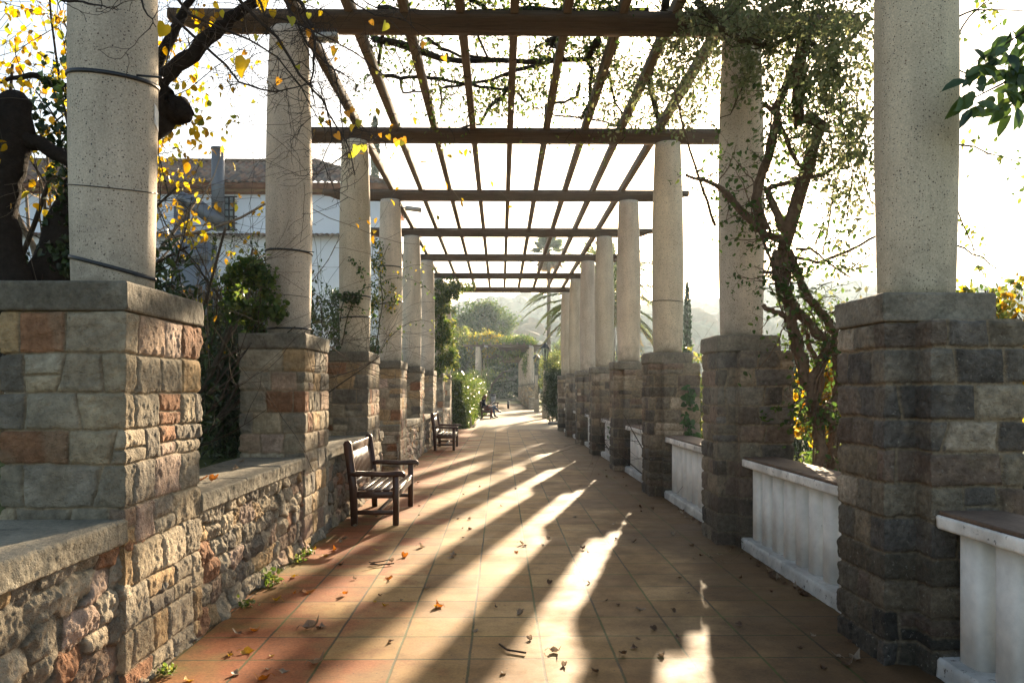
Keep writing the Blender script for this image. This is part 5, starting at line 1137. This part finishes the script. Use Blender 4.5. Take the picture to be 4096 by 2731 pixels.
    # small nose and eyes so the head reads from the side
    mb = MB(); mb.tube([(.305, 0, 1.185), (.325, 0, 1.155), (.31, 0, 1.145)], [.008, .014, .010], 6); q = mb.build('nose', M['skin'], o, True)
    for sy in (-.03, .03):
        mb = MB(); mb.lathe([(.001, -.008), (.009, 0), (.001, .008)], (0, 0), 8); q = mb.build('eye', M['hair'], o, True); q.location = (.297, sy, 1.19)
    return o
M['hair_gold'] = mat_plain('hair_gold', (.30, .12, .03), .5, .5, 0, 150, .5, .5)
p1 = person('long haired person in a dark jacket on the near side of the shared bench', -1.02, 41.95, False, 'hair', 'jacket', 'maroon', 'boot')
p2_ = person('person in blue jeans with legs crossed, reading on the far side of the shared bench', -1.02, 42.55, True, 'hair_gold', 'jacket', 'denim', 'boot')
def sheetobj(name, label, cat, c, w, h, rx, ry, mat='paper'):
    mb = MB(); R_ = Matrix.Translation(c) @ Matrix.Rotation(ry, 4, 'Y') @ Matrix.Rotation(rx, 4, 'X'); mb.box(-w/2, w/2, -h/2, h/2, -.006, .006, M=R_); return tag(mb.build(name, M[mat]), label, cat)
sheetobj('newspaper', 'folded paper tilted up in the hands of the reader in jeans', 'newspaper', (-.44, 42.5, .80), .30, .26, 0, radians(-42))
sheetobj('notebook', 'white open notebook on the lap of the near person on the bench', 'notebook', (-.50, 41.95, .655), .22, .28, 0, radians(-6))

# ------------------------------------------------------------------ lamps, bollard, bins, small things
def lamp(x, y, h, label):
    o = empty('street_lamp', (x, y, 0), label=label, cat='street lamp', group='lantern posts right of the path')
    hp = h*.63; mb = MB(); mb.box(-.16, .16, -.16, .16, 0, .85, b=.015, col=(.4, .36, .3)); mb.build('base', M['concrete'], o)
    mb = MB(); mb.prism([(-.11, -.11), (.11, -.11), (.11, .11), (-.11, .11)], 'z', .85, hp); mb.build('post', M['concrete'], o)
    mb = MB()
    for a, b in ((-.07, -.07), (.07, -.07), (.07, .07), (-.07, .07)): mb.box(a-.012, a+.012, b-.012, b+.012, hp, hp+.52)
    mb.box(-.015, .015, -.015, .015, hp, hp+.52)
    for z in (.02, .2, .38): mb.box(-.09, .09, -.09, .09, hp+z, hp+z+.018)
    mb.build('bracket', M['metal'], o)
    z0 = hp+.52; z1 = h-.30; mb = MB(); mb.lathe([(.03, z0-.0), (.12, z0+.04), (.12, z0+.07)], sides=6)
    for k in range(6):
        a = k*pi/3+.3; mb.tube([(.11*cos(a), .11*sin(a), z0+.06), (.235*cos(a), .235*sin(a), z1)], .011, 4)
    mb.build('cage', M['metal'], o)
    mb = MB(); mb.lathe([(.105, z0+.07), (.225, z1-.005)], sides=6, cap=False); q = mb.build('pane', M['lampglass'], o); q.rotation_euler = (0, 0, .3)
    mb = MB(); mb.tube([(0, 0, z0+.07), (0, 0, z1-.06)], .03, 8); mb.build('bulb_holder', M['metal'], o)
    mb = MB(); mb.lathe([(.27, z1-.01), (.26, z1+.03), (.14, z1+.22), (.06, z1+.25), (.05, z1+.28), (.015, h)], sides=6); q = mb.build('roof', M['metal'], o); q.rotation_euler = (0, 0, .3)
    return o
def mk_glass():
    m, nt, out = newmat('lamp_glass'); q = NT(nt); a = q.n('ShaderNodeBsdfTransparent', None, Color=(.8, .86, .86)); g = q.n('ShaderNodeBsdfGlossy', None, Color=(.8, .8, .8), Roughness=.15)
    mx = q.n('ShaderNodeMixShader', None, Fac=.16, i1=a.outputs[0], i2=g.outputs[0]); nt.links.new(mx.outputs[0], out.inputs[0]); return m
M['lampglass'] = mk_glass()
lamp(W(2181, 1500, 42).x, 42, W(0, 1368, 42).z, 'nearer lantern on a pale post, rising out of the dark clipped evergreen')
lamp(W(2146, 1500, 54).x, 54, W(0, 1413, 54).z, 'farther lantern whose whole pale post shows, before the distant pergola')
mb = MB(); mb.lathe([(.085, 0), (.085, .33), (.10, .335), (.10, .38), (.085, .385), (.085, .50), (.10, .51), (.10, .56), (.075, .62), (.03, .645), (.005, .65)], sides=16); q = mb.build('bollard', M['metal'], None, True); q.location = (W(2033, 1600, 64).x, 64, 0); tag(q, 'short black bollard standing in the middle of the far path', 'bollard')
o = empty('litter_bin', (W(1972, 1600, 54).x-.12, 60, 0), label='grey tub shaped bin behind the far bench', cat='bin'); mb = MB(); mb.lathe([(.17, 0), (.17, .5), (.2, .56), (.235, .94), (.001, .94)], sides=20); mb.build('tub', M['zinc'], o, True); mb = MB(); mb.lathe([(.25, .94), (.25, .985), (.2, .985), (.2, .95)], sides=20, cap=False); mb.build('rim', M['zinc'], o, True)
o = empty('planter', (-.62, 64, 0), label='tall dark pot standing behind the grey tub', cat='pot'); mb = MB(); mb.lathe([(.14, 0), (.2, .6), (.24, 1.15), (.22, 1.17), (.18, 1.1)], sides=16); mb.build('pot', M['metal'], o, True)
o = empty('marker_post', (W(1883, 1600, 31.6).x, 31.6, 0), label='short whitish forked stake at the near corner of the hedge', cat='stake'); mb = MB(); mb.tube([(0, 0, 0), (.0, 0, .42)], [.03, .022], 8); mb.build('stake', M['concrete'], o); mb = MB(); mb.tube([(0, 0, .16), (.09, 0, 0)], .02, 6); mb.tube([(0, 0, .16), (-.07, 0, 0)], .02, 6); mb.build('foot', M['concrete'], o)
mb = MB(); mb.box(-1.13, -1.05, 31.8, 41.2, -.03, .06, b=.01); tag(mb.build('edging_board', M['concrete']), 'low pale edging strip running from the stake to the occupied bench', 'edging')
mb = MB(); a_ = W(2193, 1600, 34.5).x; mb.box(a_, a_+.42, 34.3, 34.6, -.02, .12, b=.015, col=(.22, .2, .17)); tag(mb.build('stone_block', M['coping']), 'low stone block on the ground by the last right pier', 'block')
# spotlights
def spot(x, y, z, rz, label, fl=False):
    o = empty('spotlight', (x, y, z), rz, label=label, cat='spotlight')
    if fl:
        mb = MB(); mb.box(-.11, .11, -.07, .07, -.035, .02, b=.008); mb.build('housing', M['spot'], o); mb = MB()
        for k in range(9): mb.box(-.10+.024*k, -.094+.024*k, -.06, .06, .0215, .055)
        mb.build('heat_sink', M['metal'], o); mb = MB(); mb.lathe([(.045, -.04), (.04, -.036)], sides=16); mb.build('lens', M['paper'], o)
        mb = MB(); mb.tube([(-.1, 0, .0), (-.14, 0, .06), (-.14, 0, .12)], .008, 6); mb.build('bracket', M['metal'], o)
    else:
        mb = MB(); mb.tube([(0, 0, 0), (.30, 0, -.04)], .045, 14, (.4, .4, .4)); mb.build('housing', M['spot'], o, False); mb = MB(); mb.tube([(-.1, 0, .14), (-.1, 0, .02), (0, 0, 0)], .01, 6); mb.build('bracket', M['metal'], o)
    return o
q = W(1308, 148, 7.72); spot(q.x, q.y, q.z, 0, 'square grey floodlight under the nearest beam by the second left column', True)
q = W(1622, 832, 14.7); spot(q.x, q.y, q.z, 0, 'cylindrical grey spotlight beside the fourth left column top')
for px, lb in ((1936, 'tiny spotlight on the distant pergola beam, left'), (2116, 'tiny spotlight on the distant pergola beam, right')):
    q = W(px, 1384, 65.7); s = spot(q.x, q.y, q.z, 0, lb); s.scale = (1.1, 1.1, 1.6)
# straps and wires round the columns
def colr(z):
    t = (z-CAPT)/(TOP-CAPT); return .206+(.225-.206)*sin(t/.42*pi/2) if t < .42 else .187+(.225-.187)*cos((t-.42)/.58*pi/2)
def strap(key, z, tx=0, ty=0, r=.007, label='', tail=None, wire=False, name='strap'):
    side, i = key; x, y = (XL[i], ZL[i]) if side == 'L' else (XR, ZR[i]); mb = MB(); P = []
    for k in range(49):
        a = k*2*pi/48; zz = z + tx*cos(a) + ty*sin(a); rr = colr(zz)+.004; P.append((x+rr*cos(a), y+rr*sin(a), zz))
    if wire: mb.tube(P, r, 5)
    else:
        n = 49; V = []
        for (px_, py_, pz_) in P:
            ux, uy = (px_-x), (py_-y); l = math.hypot(ux, uy); ux /= l; uy /= l
            for dr, dz_ in ((-.002, -r*1.3), (.004, -r*1.3), (.004, r*1.3), (-.002, r*1.3)): V.append((px_+ux*dr, py_+uy*dr, pz_+dz_))
        i_ = np.arange(n-1)[:, None]*4; j_ = np.arange(4)[None]; k_ = (j_+1) % 4; mb.add(V, [np.stack([i_+j_, i_+4+j_, i_+4+k_, i_+k_], -1).reshape(-1, 4)])
    if tail: mb.tube(tail, r*.8, 5)
    return tag(mb.build(name, M['rubber'], None, True), label, 'tie')
L0 = (XL[0], ZL[0])
strap(('L', 0), 3.19, -.02, .03, .008, 'black rubber tie high round the nearest left column', [(L0[0]+.19, L0[1]-.14, 3.17), (L0[0]+.33, L0[1]-.15, 3.155)])
strap(('L', 0), 2.165, -.055, .0, .008, 'slanting black rubber tie low round the nearest left column', [(L0[0]+.18, L0[1]-.14, 2.11), (L0[0]+.30, L0[1]-.16, 2.085)])
strap(('L', 0), 2.60, -.02, .04, .0025, 'thin wire round the middle of the nearest left column', wire=True, name='wire')
strap(('L', 1), 2.86, -.01, .0, .007, 'black tie round the second left column at mid height', [(XL[1]+.2, ZL[1]-.12, 2.85), (XL[1]+.28, ZL[1]-.14, 2.845)])
strap(('L', 1), 2.10, .0, .0, .007, 'black tie at the foot of the second left column')
strap(('L', 1), 2.42, -.01, .0, .0025, 'thin wire round the second left column', wire=True, name='wire')
strap(('L', 2), 2.83, .0, .0, .008, 'black tie through the leaves on the third left column'); strap(('L', 2), 2.53, .01, .0, .008, 'lower black tie on the third left column')
strap(('L', 3), 3.80, -.01, 0, .008, 'black tie near the top of the fourth left column'); strap(('L', 3), 3.12, .03, 0, .008, 'slanting black tie on the fourth left column')
strap(('R', 2), 2.77, -.01, 0, .005, 'thin dark tie round the third right column', wire=True)
# paper notice on the nearest left column
mb = MB(); V = []
for k in range(7):
    a = radians(-2+k*3.4)
    for zz in (2.96, 3.07): rr = colr(zz)+.003; V.append((L0[0]+rr*cos(a), L0[1]+rr*sin(a), zz-.004*k))
mb.add(V, [[(2*k, 2*k+2, 2*k+3, 2*k+1) for k in range(6)]]); tag(mb.build('paper_notice', M['paper']), 'small blank white sticker on the right edge of the nearest left column', 'sticker')

# ------------------------------------------------------------------ fallen leaves and twigs
def leaf_mesh(seed, curl, cup):
    rng = np.random.default_rng(seed); n = 9; V, C = [], []; out = [(0, -.10), (.26, -.22), (.48, -.02), (.46, .3), (.24, .62), (0, .98), (-.24, .62), (-.46, .3), (-.48, -.02), (-.26, -.22)]
    pts = [(0, .3)] + [(p[0]*.5, .3+(p[1]-.3)*.5) for p in out] + out
    for (u, v) in pts:
        r2 = u*u+(v-.35)**2; z = cup*r2*1.3 + curl*(v-.2)**3 + .05*rng.normal() + .14*abs(u)*cup; V.append((u*(1-.25*abs(curl)), v*(1-.2*abs(cup)), z)); C.append((1, 1, 1))
    V = np.array(V); V[:, 2] -= V[:, 2].min()
    Fc = [(0, 1+i, 1+(i+1) % 10) for i in range(10)]; Qd = [(1+i, 11+i, 11+(i+1) % 10, 1+(i+1) % 10) for i in range(10)]
    stem = MB(); stem.add(V, [Fc, Qd]); stem.tube([(0, -.1, V[11][2]), (.03, -.35, V[11][2]+.08), (.1, -.6, .06)], .018, 4); return stem
def leafmat(name, c):
    m, nt, out = newmat(name); q = NT(nt); co = obco(q); n1 = q.noise(co, 4, 4); f = q.ramp(n1.outputs[0], [(.3, tuple(v*.55 for v in c)), (.65, c)])
    p = q.n('ShaderNodeBsdfPrincipled', None, Base_Color=f.outputs[0], Roughness=.6); t = q.n('ShaderNodeBsdfTranslucent', None, Color=f.outputs[0]); mx = q.n('ShaderNodeMixShader', None, Fac=.35, i1=p.outputs[0], i2=t.outputs[0]); nt.links.new(mx.outputs[0], out.inputs[0]); return m
LM = {'yellow': leafmat('leaf_yellow', (.62, .36, .02)), 'orange': leafmat('leaf_orange', (.62, .20, .015)), 'brown': leafmat('leaf_brown', (.13, .07, .035)), 'grey': leafmat('leaf_grey', (.33, .25, .17))}
shapes = {}
for cn in LM:
    for k in range(3):
        b = leaf_mesh(600+k, (.5, -.4, .9)[k], (.35, .9, .6)[k]); me = mesh_np('fallen_leaf', np.concatenate(b.v), [np.concatenate(f) for f in b.f.values()], None, True); me.materials.append(LM[cn]); shapes[cn, k] = me
rl = random.Random(9)
def fallen(x, y, z, size, cn, label, group):
    o = bpy.data.objects.new('fallen_leaf', shapes[cn, rl.randrange(3)]); COL.objects.link(o); o.location = (x, y, z+.003); o.rotation_euler = (rl.uniform(-.35, .35), rl.uniform(-.35, .35), rl.uniform(0, 6.28)); o.scale = (size,)*3
    return tag(o, label, 'leaf', group)
dsc = 4096/2352
near_lab = []
near_y = [(640, 1380, 'yellow', 22), (578, 1447, 'orange', 24), (562, 1495, 'yellow', 32), (532, 1502, 'yellow', 16), (770, 1263, 'orange', 18), (893, 1328, 'orange', 22), (1012, 1394, 'orange', 24), (998, 1396, 'yellow', 14), (888, 1390, 'yellow', 16), (790, 1366, 'orange', 18), (930, 1277, 'orange', 18), (700, 1361, 'orange', 28), (612, 1557, 'orange', 36), (435, 1562, 'yellow', 26), (677, 1322, 'yellow', 20), (745, 1275, 'yellow', 16), (720, 1262, 'yellow', 14), (675, 1362, 'orange', 12), (706, 1441, 'grey', 44), (720, 1523, 'grey', 38), (645, 1540, 'grey', 24), (1268, 1497, 'grey', 28), (1200, 1410, 'grey', 22), (1092, 1449, 'grey', 16), (1040, 1275, 'grey', 20), (1208, 1255, 'brown', 14), (1260, 1235, 'grey', 14), (1465, 1402, 'grey', 22), (1500, 1447, 'brown', 18), (1455, 1492, 'brown', 20), (1697, 1440, 'brown', 18), (1390, 1382, 'brown', 12), (963, 1256, 'grey', 18), (900, 1290, 'grey', 16), (860, 1262, 'yellow', 12), (795, 1238, 'grey', 14), (1035, 1283, 'grey', 18), (1140, 1395, 'brown', 10), (1350, 1340, 'brown', 10), (1560, 1330, 'brown', 12), (815, 1330, 'grey', 12), (610, 1535, 'grey', 16), (620, 1505, 'yellow', 12), (1185, 1268, 'orange', 12), (1545, 1405, 'brown', 14), (1610, 1280, 'brown', 12), (1700, 1330, 'brown', 12), (1960, 1520, 'grey', 34), (1755, 1210, 'brown', 20), (1770, 1360, 'brown', 12), (740, 1440, 'grey', 20), (1080, 1215, 'brown', 12), (1320, 1190, 'grey', 10), (860, 1380, 'yellow', 10)]
cw = {'yellow': 'yellow', 'orange': 'orange yellow', 'grey': 'curled dry tan', 'brown': 'small brown'}
for px, py, cn, s in near_y:
    g = G(px*dsc, py*dsc); o = fallen(g.x, g.y, 0, s*g.y/1829*1.0, cn, 'x', f'{cn} leaves on the tiles')
    side = 'by the left wall' if px < 740 else ('left of centre' if px < 1060 else ('at centre' if px < 1420 else 'in the right shade'))
    dep = 'at the bottom edge' if py > 1480 else ('in the foreground' if py > 1340 else 'just before the bench')
    near_lab.append((f'{cw[cn]} leaf {side} {dep}', px, o))
for key in sorted({t[0] for t in near_lab}):
    m_ = sorted([t for t in near_lab if t[0] == key], key=lambda t: t[1])
    for k, t in enumerate(m_):
        t[2]['label'] = key if len(m_) == 1 else (('leftmost', 'second', 'third', 'fourth', 'fifth', 'sixth', 'seventh', 'eighth')[k] + (' ' if k == 0 else ' from left, ') + key)
for k in range(120):
    if k < 60: x = rl.uniform(-1.7, 2.0); y = 4.2 + 12*rl.random()**1.5
    else: x = rl.choice((rl.uniform(1.8, 2.2), rl.uniform(1.6, 2.25), rl.uniform(-1.78, -1.5))); y = 4.5 + 12*rl.random()
    if k >= 85: x = 2.24 - abs(rl.gauss(0, .07)); y = rl.choice((5.9, 6.3, 6.8, 7.2, 9.2, 9.7, 10.3)) + rl.gauss(0, .18)
    cn = rl.choice(('brown', 'brown', 'grey')); fallen(x, y, 0, rl.uniform(.028, .065), cn, f'tiny {cn} leaf scrap on the paving', 'leaf scraps on the paving')
for (x, y, s, cn, lb) in ((-2.0, 2.95, .13, 'yellow', 'upright yellow leaf on the coping at the left edge'), (-1.98, 5.55, .08, 'orange', 'orange leaf on the coping past the nearest left pier'), (-2.08, 5.65, .09, 'orange', 'second orange leaf beside it on the coping past the nearest pier'), (-2.1, 6.3, .08, 'grey', 'tan leaf farther along the same coping'), (-2.25, 6.9, .07, 'grey', 'tan leaf against the foot of the second left pier')):
    fallen(x, y, .87, s, cn, lb, None)
for lst, lb in (([(850, 1298), (870, 1300), (905, 1296)], 'dark forked twig lying on the tiles near the bench'), ([(1147, 1483), (1165, 1496), (1208, 1503)], 'thin bent twig on the tiles in the foreground')):
    P = [Vector(G(a*dsc, b*dsc)) + Vector((0, 0, .012)) for a, b in lst]; mb = MB(); mb.tube(P, .006, 5, (.06, .04, .03))
    if 'forked' in lb:
        mb.tube([P[0]+Vector((0, .05, 0)), P[1]+Vector((.02, .1, .01)), P[2]+Vector((-.05, .12, .01))], .005, 5, (.05, .035, .03)); mb.tube([P[1], P[0]+Vector((.0, -.06, .03))], .005, 5, (.05, .035, .03))
    tag(mb.build('twig', M['bark']), lb, 'twig')
# weeds rooted at the foot of the left wall
for k, (px, py, s) in enumerate(((600, 1340, .09), (1100*0+685, 1272, .06), (535, 1390, .05), (352, 1545, .05), (600, 1290, .05))):
    g = G(px*dsc, py*dsc); rngw = np.random.default_rng(700+k); ml = MB(); C = rngw.normal(0, s*.5, (60, 3)); C[:, 2] = np.abs(C[:, 2]); leaves(ml, rngw, C, s*.45, G_LITE+[(.3, .35, .2)], .8, 1, -.4); q = ml.build('weed', M['leaf']); q.location = (max(g.x, -1.76), g.y, 0)
    tag(q, ('second nearest small weed tuft at the foot of the left wall, past the first pier', 'farthest weed tuft at the foot of the left wall, near the bench', 'tiny weed tuft at the wall foot between two larger ones', 'nearest weed tuft at the wall foot, below the first left pier', 'small weed tuft at the wall foot just short of the farthest')[k], 'weed', 'weeds along the left wall')

# ------------------------------------------------------------------ haze
mb = MB(); mb.box(-480, 480, -40, 420, -12, 66); hz = mb.build('haze'); tag(hz, kind='stuff')
hz.data.materials.clear(); m, nt, out = newmat('haze'); pv = nt.nodes.new('ShaderNodeVolumePrincipled'); pv.inputs['Color'].default_value = (.66, .83, 1.0, 1); pv.inputs['Density'].default_value = .00036; pv.inputs['Anisotropy'].default_value = .6
nt.links.new(pv.outputs[0], out.inputs['Volume']); hz.data.materials.append(m)
